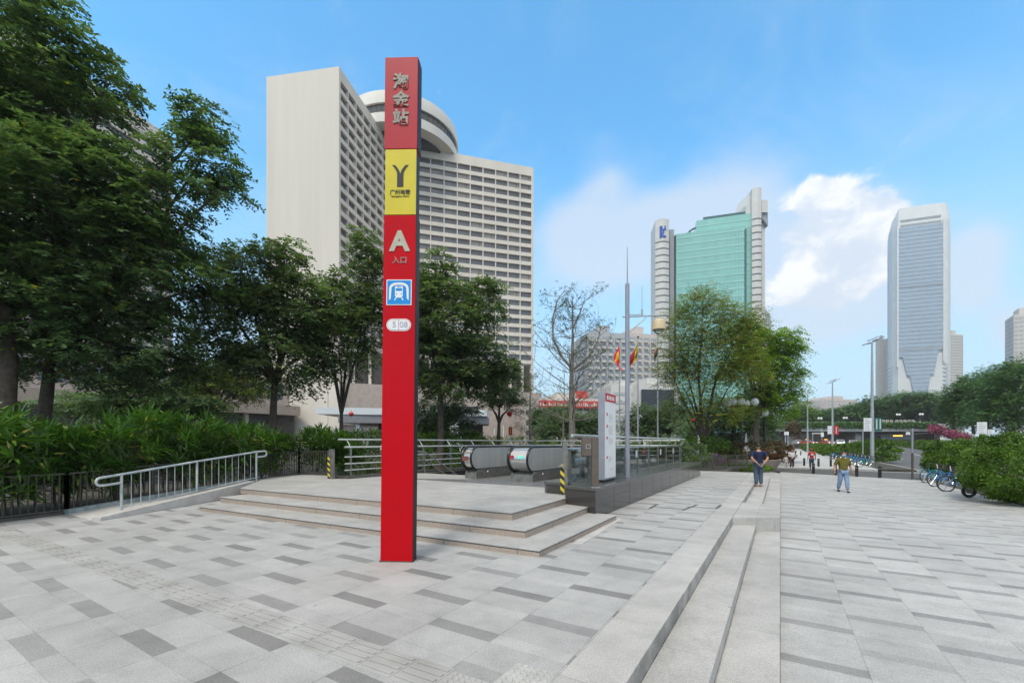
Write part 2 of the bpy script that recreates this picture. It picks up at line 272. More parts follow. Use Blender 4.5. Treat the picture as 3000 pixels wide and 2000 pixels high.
# ------------------------------------------------------------------ palette
M = dict(
    red=mat('red_enamel', (.50, .002, .008), .28, var=.06, scale=2, spec=.16, coat=.0),
    glarered=mat('glare_red_enamel', (.43, .030, .042), .3, var=.08, scale=1.5, spec=.3),  # pinker red for the pylon's upper panel, sky glare painted into the colour
    yellow=mat('yellow_enamel', (.62, .50, .02), .35, var=.06, scale=4),
    black=mat('black_paint', (.012, .012, .014), .4, var=.2),
    darkside=mat('dark_side_panel', (.016, .014, .018), .5, var=.2, spec=.25),
    silver_letter=mat('brushed_letter', (.27, .245, .205), .45, var=.15, scale=20),
    cream_letter=mat('cream_letter', (.44, .42, .33), .45, var=.1, scale=10),
    lightblue=mat('sign_blue', (.0, .24, .66), .35, var=.05),
    white=mat('white_paint', (.78, .78, .79), .45, var=.05),
    ink=mat('ink', (.02, .02, .03), .6), inkgray=mat('grey_print', (.42, .42, .47), .6, var=.05),
    steel=mat('stainless', (.62, .62, .61), .22, 1., var=.08, scale=12),
    brushed=mat('brushed_steel', (.50, .49, .47), .40, .25, var=.10, scale=3, streak=True),
    railsteel=mat('pale_rail', (.60, .62, .58), .35, .7, var=.1, scale=5),
    oldsteel=mat('worn_steel', (.26, .25, .23), .45, .6, var=.25, scale=8),
    fence=mat('dark_fence', (.075, .068, .060), .55, .2, var=.3, scale=9),
    bluerail=mat('pale_blue_rail', (.40, .50, .55), .45, .2, var=.3, scale=3, c2=(.62, .64, .63)),
    rubber=mat('black_rubber', (.012, .012, .012), .35, var=.2),
    granite=mat('dark_granite', (.050, .046, .045), .16, var=.3, scale=60, spec=.6),
    granite2=mat('dark_granite_coping', (.085, .08, .075), .2, var=.3, scale=50, spec=.6),
    shadegranite=mat('polished_shade_grey', (.20, .20, .215), .25, var=.12, scale=40),
    pinkgranite=mat('pink_granite', (.37, .30, .255), .6, var=.28, scale=55, bump=.15, bscale=120),
    treadgranite=mat('tread_granite', (.44, .425, .405), .6, var=.2, scale=45, bump=.15, bscale=120),
    edge=mat('dark_joint', (.10, .085, .075), .7, var=.3, scale=25),
    ramp=mat('ramp_stone', (.50, .47, .44), .6, var=.12, scale=4, c2=(.58, .555, .53)),
    bluestain=mat('blue_stained_kerb', (.22, .33, .37), .6, var=.35, scale=5, c2=(.38, .40, .39)),
    tan=mat('tan_tile', (.37, .36, .345), .65, var=.2, scale=2.2, bump=.2, bscale=60, c2=(.42, .415, .405)),
    palewhite=mat('pale_tile', (.43, .425, .41), .6, var=.12, scale=8),
    asphalt=mat('asphalt', (.10, .10, .105), .75, var=.2, scale=1.3, bump=.3, bscale=90),
    driveway=mat('driveway_asphalt', (.085, .083, .082), .75, var=.2, scale=1.5, bump=.3, bscale=90),
    marking=mat('road_marking', (.62, .62, .61), .7, var=.2, scale=4),
    soil=mat('earth', (.06, .055, .04), .9, var=.4, scale=1.),
    kerb=mat('kerb_stone', (.36, .34, .32), .7, var=.2, scale=3),
    greypole=mat('grey_pole', (.30, .31, .36), .4, .3, var=.08, scale=3),
    palepole=mat('galvanised_pole', (.38, .41, .44), .45, .3, var=.1, scale=3),
    beige=mat('beige_shade', (.58, .46, .28), .45, var=.06),
    brownsteel=mat('brown_box', (.13, .10, .085), .4, .2, var=.15, scale=6),
    clearglass=glassmat('clear_glass'),
    concrete=mat('hotel_concrete', (.70, .635, .565), .75, var=.07, scale=.25, streak=True, bump=.1, bscale=6),
    concrete2=mat('rotunda_concrete', (.66, .63, .58), .7, var=.06, scale=.3, streak=True),
    pane=randmat('hotel_pane', [(.10, .10, .11), (.12, .12, .13), (.16, .155, .16), (.20, .19, .185), (.14, .14, .15), (.30, .27, .25), (.11, .11, .12)], .2, .8),
    paneframe=mat('window_frame_dark', (.06, .055, .05), .5),
    darkglass=mat('dark_glass', (.035, .04, .048), .12, var=.2, scale=1, spec=.8),
    podium=mat('pink_podium_stone', (.44, .36, .32), .6, var=.12, scale=.8, bump=.1, bscale=5),
    brownfascia=mat('brown_fascia', (.33, .265, .22), .7, var=.12, scale=.7),
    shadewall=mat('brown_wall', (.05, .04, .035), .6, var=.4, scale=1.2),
    canopywhite=mat('white_canopy', (.66, .68, .71), .35, var=.05),
    canopygrey=mat('grey_canopy_soffit', (.22, .22, .24), .5, var=.1),
    greenglass=mat('green_curtain_wall', (.20, .47, .43), .16, var=.06, scale=.12, spec=.7),
    greenlight=mat('green_band', (.33, .60, .55), .4, var=.05),
    greendark=mat('green_dark_edge', (.05, .12, .13), .3),
    whitewall=mat('pale_tower_cladding', (.62, .605, .585), .6, var=.05, scale=.3),
    greywall=mat('grey_tower_cladding', (.33, .34, .37), .5, var=.06, scale=.3),
    grooves=mat('dark_groove', (.10, .10, .115), .5),
    blueglass=mat('blue_curtain_wall', (.27, .34, .44), .18, var=.06, scale=.05, spec=.7),
    blueband=mat('pale_blue_band', (.44, .50, .57), .4, var=.05),
    towerwhite=mat('tower_white_cladding', (.66, .67, .67), .5, var=.05, scale=.1),
    beigewall=mat('beige_flats', (.62, .575, .53), .7, var=.06, scale=.2),
    pinkwall=mat('pink_flats', (.60, .53, .50), .7, var=.06, scale=.2),
    greyflat=mat('grey_flats', (.44, .455, .48), .6, var=.06, scale=.2),
    screen=mat('dark_led_wall', (.03, .036, .05), .3, var=.2),
    redbanner=mat('red_banner', (.55, .07, .06), .6, var=.2, scale=4),
    bark=mat('bark', (.085, .065, .050), .85, var=.35, scale=7, bump=.5, bscale=25),
    palebark=mat('pale_bark', (.19, .165, .14), .85, var=.35, scale=6, bump=.4, bscale=25),
    leafA=leafmat('leaf_dark', (.040, .085, .034), (.20, .31, .125), (.40, .30, .02), .012, .40, .34),
    leafB=leafmat('leaf_mid', (.048, .092, .038), (.215, .31, .13), (.42, .30, .03), .02, .40, .34),
    leafC=leafmat('leaf_olive', (.075, .125, .022), (.255, .345, .062), (.38, .21, .03), .14, .4),
    leafD=leafmat('leaf_bright', (.09, .19, .015), (.34, .50, .06), None, trans=.42),
    leafE=leafmat('leaf_far', (.034, .095, .024), (.14, .275, .065), None),
    leafH=leafmat('leaf_hedge', (.028, .070, .008), (.16, .29, .026), None),
    leafR=leafmat('leaf_redhedge', (.035, .040, .012), (.12, .095, .035), (.17, .05, .03), .25),
    leafP=leafmat('leaf_palm', (.012, .045, .007), (.090, .205, .020), (.34, .32, .08), .03, .3, .32),
    leafBoug=leafmat('leaf_bougainvillea', (.20, .04, .09), (.50, .07, .22), (.08, .12, .03), .2),
    leafFl=leafmat('petal', (.22, .07, .26), (.42, .22, .46), (.05, .1, .02), .3),
    skin=mat('skin', (.42, .22, .145), .5, var=.06), hair=mat('black_hair', (.010, .009, .009), .5),
    navy=mat('navy_cloth', (.006, .014, .055), .85, var=.15, scale=9), jeans=mat('blue_jeans', (.055, .085, .135), .85, var=.2, scale=12),
    boots=mat('tan_boots', (.30, .12, .045), .6, var=.15), olive=mat('olive_cloth', (.115, .10, .012), .85, var=.15, scale=9),
    palejeans=mat('pale_jeans', (.19, .27, .42), .85, var=.25, scale=9), redcloth=mat('red_cloth', (.50, .015, .03), .8, var=.1),
    whitecloth=mat('white_cloth', (.62, .58, .57), .85, var=.08), plum=mat('plum_cloth', (.09, .05, .055), .85, var=.15),
    pinkcloth=mat('pale_pink_cloth', (.55, .47, .46), .85, var=.08), maskblue=mat('mask_blue', (.35, .50, .62), .8, var=.05),
    mint=mat('mint_print', (.42, .72, .60), .8, var=.05), blackcloth=mat('black_cloth', (.02, .02, .024), .85),
    bikeblue=mat('bike_blue', (.02, .16, .42), .35, var=.08), biketeal=mat('bike_teal', (.02, .24, .27), .35, var=.08),
    carpaint=mat('white_car_paint', (.72, .73, .74), .2, var=.02, coat=.5), carred=mat('orange_car_paint', (.45, .08, .02), .25, var=.03, coat=.5),
    carblue=mat('blue_car_paint', (.03, .07, .20), .2, var=.03, coat=.5), silvercar=mat('silver_car_paint', (.5, .5, .52), .25, .3, var=.03, coat=.4),
    green=mat('green_panel', (.006, .12, .095), .5, var=.05), redpanel=mat('red_panel', (.50, .02, .03), .5, var=.05),
    flagred=mat('flag_red', (.78, .035, .035), .8, var=.08), flagyellow=mat('flag_yellow', (.85, .50, .03), .8, var=.05),
    flagorange=mat('flag_orange', (.65, .20, .01), .8), flaggreen=mat('flag_green', (.01, .22, .06), .8), flagmaroon=mat('flag_maroon', (.28, .01, .03), .8),
    flagdark=mat('flag_dark', (.05, .03, .04), .8), opal=mat('opal_globe', (.8, .8, .78), .25, var=.03),
    greenled=emat('green_led', (.02, .8, .25), 2.), orangeled=emat('orange_lamp', (1., .45, .06), 2.5), headlight=emat('headlamp_lit', (1., .97, .9), 2.),
)
HAZE = .00024; SKYTINT = (1.50, 3.15, 3.4)
# ================================================================== GROUND AND PAVING
LIGHT, DARK = (.405, .400, .395), (.215, .211, .208)
PV1 = paving('plaza_granite', -2.74, 2.96, .69, 1.045, .165, LIGHT, DARK)
PV2 = paving('lower_plaza_granite', 0., 6.0, .69, 1.045, .165, (.425, .420, .414), (.255, .251, .248))
PV3 = paving('smooth_granite', -.9, .4, .45, 2.4, .01, (.435, .422, .408), DARK, plain=True)
PV4 = paving('platform_granite', -3.3, .2, .6, 1.2, .01, (.41, .40, .39), DARK, plain=True)
PV5 = paving('walkway_granite', 0., 1.0, .6, 1.2, .01, (.51, .50, .49), DARK, plain=True)
def sheet(name, polys, m, top, bot=None, kind=True):
    mb = MB()
    for p in polys: mb.prism(p, top-.05 if bot is None else bot, top)
    o = mb.build(name, m)
    if kind: struct(o)
    return o
sheet('ground', [[(-1500, -60), (1500, -60), (1500, 2500), (-1500, 2500)]], M['soil'], -.75, -1.2) if False else None
PIT = dict(a0=-13.0, a1=-4.62, s0=13.45, s1=24.0)
# one big sheet with the escalator well cut out of it
gm = MB()
A0, A1, S0, S1 = -900, 900, -300, 1100
for (a, b, c, d) in ((A0, PIT['a0'], S0, S1), (PIT['a1'], A1, S0, S1), (PIT['a0'], PIT['a1'], S0, PIT['s0']), (PIT['a0'], PIT['a1'], PIT['s1'], S1)):
    gm.add([W(a, c, -.62), W(b, c, -.62), W(b, d, -.62), W(a, d, -.62)], [(0, 1, 2, 3)])
struct(gm.build('ground', M['soil']))
P = lambda a0, a1, s0, s1: [W(a0, s0), W(a1, s0), W(a1, s1), W(a0, s1)]
sheet('pavement', [P(-45, -1.34, -9, 9.5), P(-4.6, -1.34, 9.5, 27.4)], PV1, 0, -.55)
sheet('pavement_border', [P(-1.338, -.9, -9, 27.4)], PV3, 0, -.55)
far_l, far_r = G(2250, 1380, -.45), G(2670, 1404.5, -.45)
sheet('lower_pavement', [[W(.002, -9), W(9.0, -9), W(9.0, 31.5), far_r, far_l, W(.002, 35)], P(-1.6, 0, 27.42, 36.5)], PV2, -.45, -.62)
sheet('driveway', [[far_l+Vector((-3, 1.4, 0)), far_r+Vector((0, -.3, 0)), W(9.2, 31.0), W(9.2, 43.6), W(-8, 43.6), W(-8, 36)]], M['driveway'], -.555, -.615)
sheet('walkway', [P(-2.2, 6.6, 43.6, 172)], PV5, -.44, -.62)
sheet('planting_bed', [P(6.6, 8.7, 43.6, 150)], M['soil'], -.40, -.62)
rd_ = MB()
for a0_, a1_ in ((9.0, 20.0), (23.5, 36.0)):
    rd_.prism(P(a0_, a1_, -40, 62), -.615, -.56); rd_.prism(P(a0_, a1_, 62.001, 118), -.615, [-.56, -.56, 1., 1.]); rd_.prism(P(a0_, a1_, 118.001, 420), -.615, 1.)
struct(rd_.build('road', M['asphalt']))
sheet('kerb', [P(8.7, 8.995, 43.6, 150), P(8.72, 8.995, -9, 31.4)], M['kerb'], -.42, -.62)
sheet('median', [P(20.0, 23.5, -40, 420)], M['soil'], -.40, -.62)
sheet('median_kerb', [P(19.78, 19.998, -40, 420)], M['kerb'], -.38, -.62)
mk = MB()
for a, w in ((9.35, .15), (19.3, .15)): mk.ubox(a-w/2, a+w/2, 44.5 if a < 12 else -30, 61.5, -.556, -.552)
for s in range(-20, 110, 9):
    for a in (12.7, 16.1):
        if s < 57: mk.ubox(a-.075, a+.075, s, s+4, -.556, -.552)
        elif s > 62: q0, q1 = -.556+(s-62)/56*1.56, -.556+(s-58)/56*1.56; mk.prism(P(a-.075, a+.075, s, s+4), [q0, q0, q1, q1], [q0+.004, q0+.004, q1+.004, q1+.004])
mk.prism([W(9.3, 33.2), W(9.5, 33.2), W(8.4, 43.2), W(8.2, 43.2)], -.551, -.547)
mk.prism([W(5.2, 42.9), W(9.1, 41.9), W(9.1, 42.15), W(5.2, 43.15)], -.551, -.547)
for s in (34.5, 36.8, 39.): mk.prism([W(9.75, s), W(10.3, s), W(10.3, s+1.2), W(9.75, s+1.2)], -.556, -.552)
struct(mk.build('road_marking', M['marking']))
sheet('garden_bed', [[G(-260, 1560)+Vector((-.02, 0, 0)), G(195, 1505)+Vector((-.02, .02, 0)), G(876, 1389, .378)+Vector((0, .1, -.378)), Vector((-6.2, 17.2, 0)), Vector((-10, 24, 0)), Vector((-60, 60, 0)), Vector((-60, 4, 0))]], M['soil'], .035, -.6)
sheet('garden', [P(-60, -13.6, 10.5, 26), P(-60, -2.6, 27.4, 33), P(-60, -2.4, 33, 120)], M['soil'], -.02, -.6)
sheet('planting_soil', [P(6.9, 8.715, 14, 31.3)], M['soil'], -.42, -.6)
# steps between the two levels
l0, r0 = G(2145, 1515), G(2284, 1514.6)
st = thing('plaza_steps', 'long low flight of three grey granite steps along the right side of the upper plaza', 'steps', W(-.45, 11, 0))
mb = MB(); mb.prism([W(-.898, -9), W(-.46, -9), W(-.46, 11.0), W(-.898, 10.7)], -.56, -.165); mb.ubox(-.898, -.46, 13.5, 27.2, -.56, -.165); mb.build('step', PV3, st, world=True, bevel=.006)
mb = MB(); mb.prism([W(-.458, -9), W(0, -9), W(0, 11.28), W(-.458, 11.0)], -.56, -.31); mb.ubox(-.458, 0, 13.5, 27.2, -.56, -.31); mb.build('step', PV3, st, world=True, bevel=.006)
mb = MB(); mb.prism([W(-.896, 10.70), W(-.002, 11.28), W(-.002, 13.5), W(-.896, 13.5)], -.56, .002); mb.build('landing_block', PV3, st, world=True, bevel=.006)
sheet('pale_paving_strip', [[G(1672, 1592, .004), G(1706, 1592, .004), G(1822, 1518, .004), G(1806, 1518, .004)]], PV5, .004, -.01)
# little drain slots set flush in the paving
for i, (q, rr, lab) in enumerate((((2000, 1494), (2042, 1478), 'narrow dark drain slot in the paving left of the middle landing'), ((2098, 1489), (2112, 1479), 'short dark drain slot beside the border slabs of the landing'), ((1903, 1489), (1925, 1477), 'faint dark drain slot in the paving nearest the granite plinth'))):
    p0, p1 = G(*q), G(*rr); d = (p1-p0).normalized(); n = Vector((-d.y, d.x, 0))*.035
    mb = MB(); mb.prism([p0-n, p0+n, p1+n, p1-n], -.01, .004); tag(mb.build('drain_slot', M['edge']), lab, 'drain', 'drain slots in the upper plaza')
# tactile paving: guiding bars, then warning studs
def tact(a): return 2.09+.043*(a+3.45)
tb = MB()
a = -2.005-.33*31; i = 0
while a < -2.1:
    w = .33
    s0 = tact(a); tb.prism([W(a, s0), W(a+w-.008, tact(a+w)), W(a+w-.008, tact(a+w)+.32), W(a, s0+.32)], -.01, .004)
    for k in range(4):
        z = s0+.03+k*.075; tb.prism([W(a+.015, z), W(a+w-.025, z+.014), W(a+w-.025, z+.05), W(a+.015, z+.036)], .004, .0115)
    a += w; i += 1
struct(tb.build('tactile_paving', M['tan'], bevel=.002))
for nm, aa, s0_, m in (('tactile_paving_studs', -2.0, 2.11, 'tan'), ('tactile_paving_warning', -1.675, 2.46, 'palewhite')):
    ts = MB(); ts.prism([W(aa, s0_), W(aa+.325, s0_+.015), W(aa+.325, s0_+.345), W(aa, s0_+.33)], -.01, .004)
    for i in range(6):
        for j in range(6): ts.lathe(W(aa+.035+i*.052, s0_+.035+j*.054+i*.002, .004), [(.019, 0), (.0185, .005), (.013, .011)], 10)
    struct(ts.build(nm, M[m], smooth=True))

# ================================================================== THE RED PYLON
pl, pr = G(1114, 1645), G(1208, 1646)
pc = (pl+pr)/2; pw = (pr-pl).length
py = thing('station_pylon', 'tall red and yellow metro station pylon standing on the paving in front of the steps', 'sign', pc, math.atan2(pr.y-pl.y, pr.x-pl.x))
py.rotation_euler.y = R(.62)
pz = lambda y: EYE+(HZ-y)/F*6.02
Z1, Z2, Z3 = pz(630), pz(437), pz(172)
h = pw/2
MB().box(-h+.012, h-.004, .016, .185, 0, Z3-.01).build('core', M['darkside'], py, bevel=.004)
MB().box(-h-.012, h+.012, -.010, .20, -.004, .012).build('base_seal', M['edge'], py)
MB().box(-h, h, 0, .014, .0125, Z1-.012).build('lower_panel', M['red'], py, bevel=.003)
MB().box(-h+.012, h-.004, -.004, .014, Z1-.004, Z2-.018).build('emblem_panel', M['yellow'], py, bevel=.003)
MB().box(-h-.004, h+.006, -.006, .19, Z2-.008, Z3).build('upper_panel', M['glarered'], py, bevel=.004)
MB().box(h+.008, h+.012, .012, .185, Z2, Z3-.01).build('side_panel', M['darkside'], py)
MB().box(h-.002, h+.009, .002, .18, .0, Z1-.012).build('side_panel', M['darkside'], py)
for ch, y in (('淘', 247), ('金', 299), ('站', 351)):
    text_mesh('lettering', ch, .225, M['silver_letter'], py, (0, -.010, pz(y)), ext=.008, off=.007)
ly = -.008
mb = MB()                                                     # the forked emblem
for sg in (-1, 1):
    pts = []
    for t in np.linspace(0, 1, 12):
        yy = 487+t*63; cx = .022+.072*max(0, (1-t/.42))**1.7 if t < .42 else .022
        pts.append((sg*cx, pz(yy), .021))
    for (x, z, w), (x2, z2, w2) in zip(pts, pts[1:]):
        q = [(x-w, z), (x+w, z), (x2+w2, z2), (x2-w2, z2)]
        mb.add([(a, ly-.002, b) for a, b in q]+[(a, ly+.004, b) for a, b in q], [(0, 3, 2, 1), (0, 1, 5, 4), (1, 2, 6, 5), (2, 3, 7, 6), (3, 0, 4, 7)])
mb.build('emblem', M['ink'], py)
text_mesh('lettering', '广州地铁', .072, M['ink'], py, (0, ly, pz(566.5)), ext=.002, off=.001)
text_mesh('lettering', 'Guangzhou Metro', .030, M['ink'], py, (0, ly, pz(578)), ext=.002, sx=1.13)
text_mesh('lettering', 'A', .37, M['cream_letter'], py, (0, -.004, pz(711)), ext=.006, off=.016)
text_mesh('lettering', '入口', .10, M['silver_letter'], py, (.005, -.004, pz(765)), ext=.005, off=.001, sx=1.05)
s_, yc = .176, pz(858)
MB().box(-s_, s_, -.008, 0, yc-s_, yc+s_).build('metro_sign', M['white'], py, bevel=.002)
sg = [o for o in py.children if o.name.startswith('metro_sign')][0]
MB().box(-s_+.013, s_-.013, -.011, -.0085, yc-s_+.013, yc+s_-.013).build('sign_face', M['lightblue'], sg)
mb = MB(); q = []                                             # tunnel arch
for t in np.linspace(0, math.pi, 17):
    c, s = math.cos(t), math.sin(t); q.append(((.137*math.copysign(abs(c)**.75, c), yc+.03+.105*abs(s)**.75), (.105*math.copysign(abs(c)**.75, c), yc+.03+.072*abs(s)**.75)))
q = [((.137, yc-.112), (.112, yc-.085))]+q+[((-.137, yc-.112), (-.112, yc-.085))]
for (a, b), (c, d) in zip(q, q[1:]): mb.add([(x, -.013, z) for x, z in (a, c, d, b)], [(0, 1, 2, 3)])
def rect(x0, x1, z0, z1, y=-.013, mi=0): mb.add([(x0, y, z0), (x1, y, z0), (x1, y, z1), (x0, y, z1)], [(0, 1, 2, 3)], mi)
rect(-.054, .054, yc-.06, yc+.085); rect(-.04, .04, yc-.074, yc-.06)
for sg_ in (-1, 1): mb.add([(sg_*x, -.013, yc+z) for x, z in ((.032, -.074), (.048, -.074), (.066, -.112), (.05, -.112))], [(0, 1, 2, 3)])
rect(-.043, .043, yc+.018, yc+.056, -.0135, 1); rect(-.028, .028, yc+.066, yc+.076, -.0135, 1)
for x in (-.034, .034): mb.add([(x+.009*math.cos(t), -.0135, yc-.025+.009*math.sin(t)) for t in np.linspace(0, 2*math.pi, 10, endpoint=False)], [tuple(range(10))], 1)
mb.build('train_symbol', [M['white'], M['lightblue']], sg)
yc = pz(952.5); mb = MB()
def pill(hw, hh, y, mi):
    pts = [(hw-hh+hh*math.cos(t), hh*math.sin(t)) for t in np.linspace(-math.pi/2, math.pi/2, 12)]; pts += [(-x, -z) for x, z in pts]
    mb.add([(x, y, yc+z) for x, z in pts], [tuple(range(len(pts)))], mi)
pill(.172, .084, -.003, 0); pill(.163, .075, -.0045, 1); pill(.158, .070, -.006, 0); mb.add([(x, -.0075, yc+z) for x, z in ((-.003, -.07), (.003, -.07), (.003, .07), (-.003, .07))], [(0, 1, 2, 3)], 1)
npl = mb.build('number_plate', [M['white'], M['redpanel']], py)
text_mesh('lettering', '5', .115, M['inkgray'], npl, (-.062, -.009, yc), ext=.001, off=.001)
text_mesh('lettering', '08', .115, M['inkgray'], npl, (.07, -.009, yc), ext=.001, off=.001)

# ================================================================== ENTRANCE PLATFORM AND STEPS
ZT = [.105, .236, .378]
LC = [(G(582.5, 1482.7, ZT[0]), G(1580.4, 1611, ZT[0]), G(1807, 1507.6, ZT[0])), (G(644, 1455, ZT[1]), G(1539.3, 1553, ZT[1]), G(1742, 1477, ZT[1])), (G(703.6, 1429.5, ZT[2]), G(1501, 1501, ZT[2]), G(1681.7, 1451.8, ZT[2]))]
pf = thing('entrance_steps', 'raised granite platform with three pinkish steps in front of the escalators', 'steps', G(1580, 1633))
base = 0.
for i, (l, c, r) in enumerate(LC):
    zt = ZT[i]
    def ring(d, w):
        a = l+U*d; b = c+U*d-V*d; e = r-V*d
        return [a, b, e, e-V*w, c+U*w-V*w, l+U*w]
    w = 1.0 if i < 2 else .8
    t_ = MB(); t_.prism(ring(0, w), zt-.022, zt-(.004 if i == 2 else 0)); sp = t_.build('step', PV4, pf, world=True, bevel=.005)
    MB().prism(ring(.009, w), zt-.037, zt-.0225).build('nosing_joint', M['edge'], sp, world=True)
    rb = MB(); rb.prism(ring(.012, w), base-.01, zt-.0375)
    jb = MB()                                                    # vertical joints between riser slabs
    for p, q in ((l, c), (c, r)):
        L = (q-p).length; d = (q-p)/L; n = Vector((d.y, -d.x, 0)); k = 1.1 if i % 2 else .6
        while k < L-.2:
            o = p+d*k+n*(-.0105); jb.prism([o-d*.004, o+d*.004, o+d*.004-n*.01, o-d*.004-n*.01], base, zt-.038); k += 1.35
    rb.merge(jb, 1); rb.build('riser', [M['pinkgranite'], M['edge']], sp, world=True)
    base = zt
l, c, r = LC[2]
top = MB()
top.prism([l+U*.002, c+U*.002-V*.002, r-V*.002, W(-4.62, 9.62), W(-4.62, 13.45), W(-13.0, 13.45), W(-13.0, 9.9), W(-13.45, 9.75), G(969, 1393, .378), G(876, 1389, .378), G(785, 1398, .378), G(745, 1413, .378)], .357, .378)
top.build('platform_top', PV4, pf, world=True)
MB().prism([W(-11.6, 11.0), W(-5.2, 11.0), W(-5.2, 13.44), W(-9.2, 13.44), W(-9.2, 12.0)], .37, .3825).build('shade_sheet', M['shadegranite'], pf, world=True)  # polished stone sheet with the escalators' shade put into its grey
# dark granite plinth along the escalator well
pn = thing('granite_plinth', 'long polished dark granite plinth beside the escalator well', 'wall', W(-3.9, 16, 0))
pw_ = MB().prism([W(-3.41, 8.97), W(-3.41, 23.6), W(-4.6, 23.6), W(-4.6, 9.72), W(-4.22, 9.72), W(-4.22, 9.16)], -.03, .60)
MB().prism([W(-3.385, 8.94), W(-3.385, 23.65), W(-4.6, 23.65), W(-4.6, 9.96), W(-5.05, 9.98), W(-5.13, 9.86), W(-5.03, 9.74), W(-4.20, 9.70), W(-4.20, 9.13)], .595, .665).build('coping', M['granite2'], pn, world=True, bevel=.006)
MB().prism([W(-4.23, 9.725), W(-5.01, 9.76), W(-5.11, 9.86), W(-5.03, 9.95), W(-4.23, 9.95)], .36, .594).build('end_block', M['granite'], pn, world=True)
jb = MB()
for s in np.arange(10.2, 23.4, 1.25): jb.ubox(-3.412, -3.4075, s, s+.006, 0, .594)
jb.ubox(-3.412, -3.4075, 9.0, 23.6, .38, .384); pw_.merge(jb, 1); pw_.build('wall', [M['granite'], M['edge']], pn, world=True)
# the well
pit = MB(); a0, a1, s0, s1 = PIT['a0'], PIT['a1'], PIT['s0'], PIT['s1']
zb = -5.2
pit.ubox(a0-.2, a0, s0-.2, s1+.2, zb, .30); pit.ubox(a1, a1+.2, s0, s1+.2, zb, -.05); pit.ubox(a0, a1, s1, s1+.2, zb, .46); pit.ubox(a0, a1, s0-.2, s0, zb, .29); pit.ubox(a0, a1, s0, s1, zb-.1, zb)
wl = pit.build('escalator_well', M['granite']); tag(wl, 'dark granite lined well that the escalators and stairs go down into', 'stairwell')
def uprof(mb, poly, a0, a1, mi=0):
    n = len(poly); vs = [W(a0, s, z) for s, z in poly]+[W(a1, s, z) for s, z in poly]
    ar = sum(poly[i][0]*poly[(i+1) % n][1]-poly[(i+1) % n][0]*poly[i][1] for i in range(n))
    fs = [tuple(range(n)), tuple(range(2*n-1, n-1, -1))]+[(i, n+i, n+(i+1) % n, (i+1) % n) for i in range(n)]
    if ar > 0: fs = [f[::-1] for f in fs]
    return mb.add(vs, fs, mi)
def loop(s0, zc, r, sb, drop, se=23.4):
    arc = [(s0+.42-r*math.sin(t)*1.0, zc-r*math.cos(t)) for t in np.linspace(0.15, math.pi, 14)]
    return [(s0+.75, zc-r)]+arc+[(sb, zc+r), (se, zc+r-(se-sb)*drop)]
SB, DR = 15.1, .577
def escalator(label, units, lane, s0):
    e = thing('escalator', label, 'escalator', W((lane[0]+lane[1])/2, s0, .378), group='escalators going down into the station')
    for (ua, ub, rails) in units:
        zc = 1.10
        pr_ = loop(s0, zc, .36, SB, DR)
        low = [(23.4, zc-.36-(23.4-SB)*DR), (SB-.2, zc-.36)]
        mb = MB(); uprof(mb, pr_+low, ua+.05, ub-.05); mb.build('balustrade', M['brushed'], e, smooth=True, world=True)
        arc = [(s0+.42-rr_*math.sin(t), zc-rr_*math.cos(t)) for rr_ in (.366,) for t in np.linspace(.25, 2.75, 14)]; inn = [(s0+.42-.355*math.sin(t), zc-.355*math.cos(t)) for t in np.linspace(2.75, .25, 14)]
        mb = MB(); uprof(mb, arc+inn, ua+.09, ub-.09); mb.build('newel_cap', M['steel'], e, smooth=True, world=True)
        sk = [(s0+.28, .378), (s0+.28, .60), (s0+.42, .70), (SB-.2, .735), (23.3, .735-(23.3-SB)*DR), (23.3, -.2-(23.3-SB)*DR), (SB, -.2), (SB-1.3, .38)]
        mb = MB(); uprof(mb, sk, ua+.0, ub-.0); mb.build('skirt', M['oldsteel'], e, world=True, bevel=.01)
        mb = MB(); uprof(mb, [(s0+.45, .728), (SB-.2, .742), (SB-.2, .752), (s0+.45, .738)], ua-.006, ub+.006); mb.build('trim', M['steel'], e, world=True)
        for ra in rails:
            hp = [W(ra, s, z) for s, z in loop(s0, zc, .405, SB, DR)]
            MB().tube(hp, .038, 8).build('handrail', M['rubber'], e, smooth=True, world=True)
        mb = MB(); mb.ball(W(ub+.004, s0+.98, .60), .03, 8, 6); mb.build('entry_lamp', M['opal'], e, smooth=True, world=True)
    a, b = lane; mb = MB(); z = .384
    mb.ubox(a+.1, b-.1, s0+.45, SB-1.25, .378, z+.004)
    s = SB-1.25; k = 0
    while s < 23:
        zz = .383 - max(0, k-2)*.231; mb.ubox(a+.12, b-.12, s, s+.42, zz-.3, zz); s += .4; k += 1
    mb.build('steps', M['oldsteel'], e, world=True)
    return e
e1 = escalator('left escalator going down, its rounded steel balustrade end nearest the stairs', [(-9.55, -9.06, (-9.5, -9.1))], (-9.06, -7.6), 12.0)
e2 = escalator('right escalator with wide steel newel cap and small green indicator light', [(-7.6, -6.78, (-7.55, -6.83)), (-5.3, -4.75, (-5.25, -4.8))], (-6.78, -5.3), 11.95)
mb = MB(); mb.bar(W(-7.1, 11.985, 1.16), W(-7.1, 11.995, 1.22), .10, .02); mb.build('indicator_light', M['greenled'], e2, world=True)
mb = MB(); mb.bar(W(-7.42, 11.985, 1.12), W(-7.42, 11.995, 1.24), .10, .02); mb.build('warning_label', M['redpanel'], e2, world=True)
mb = MB(); mb.bar(W(-9.3, 12.03, 1.02), W(-9.3, 12.03, 1.18), .3, .02); mb.build('warning_label', mat('worn_red', (.22, .06, .05), .5), e1, world=True)
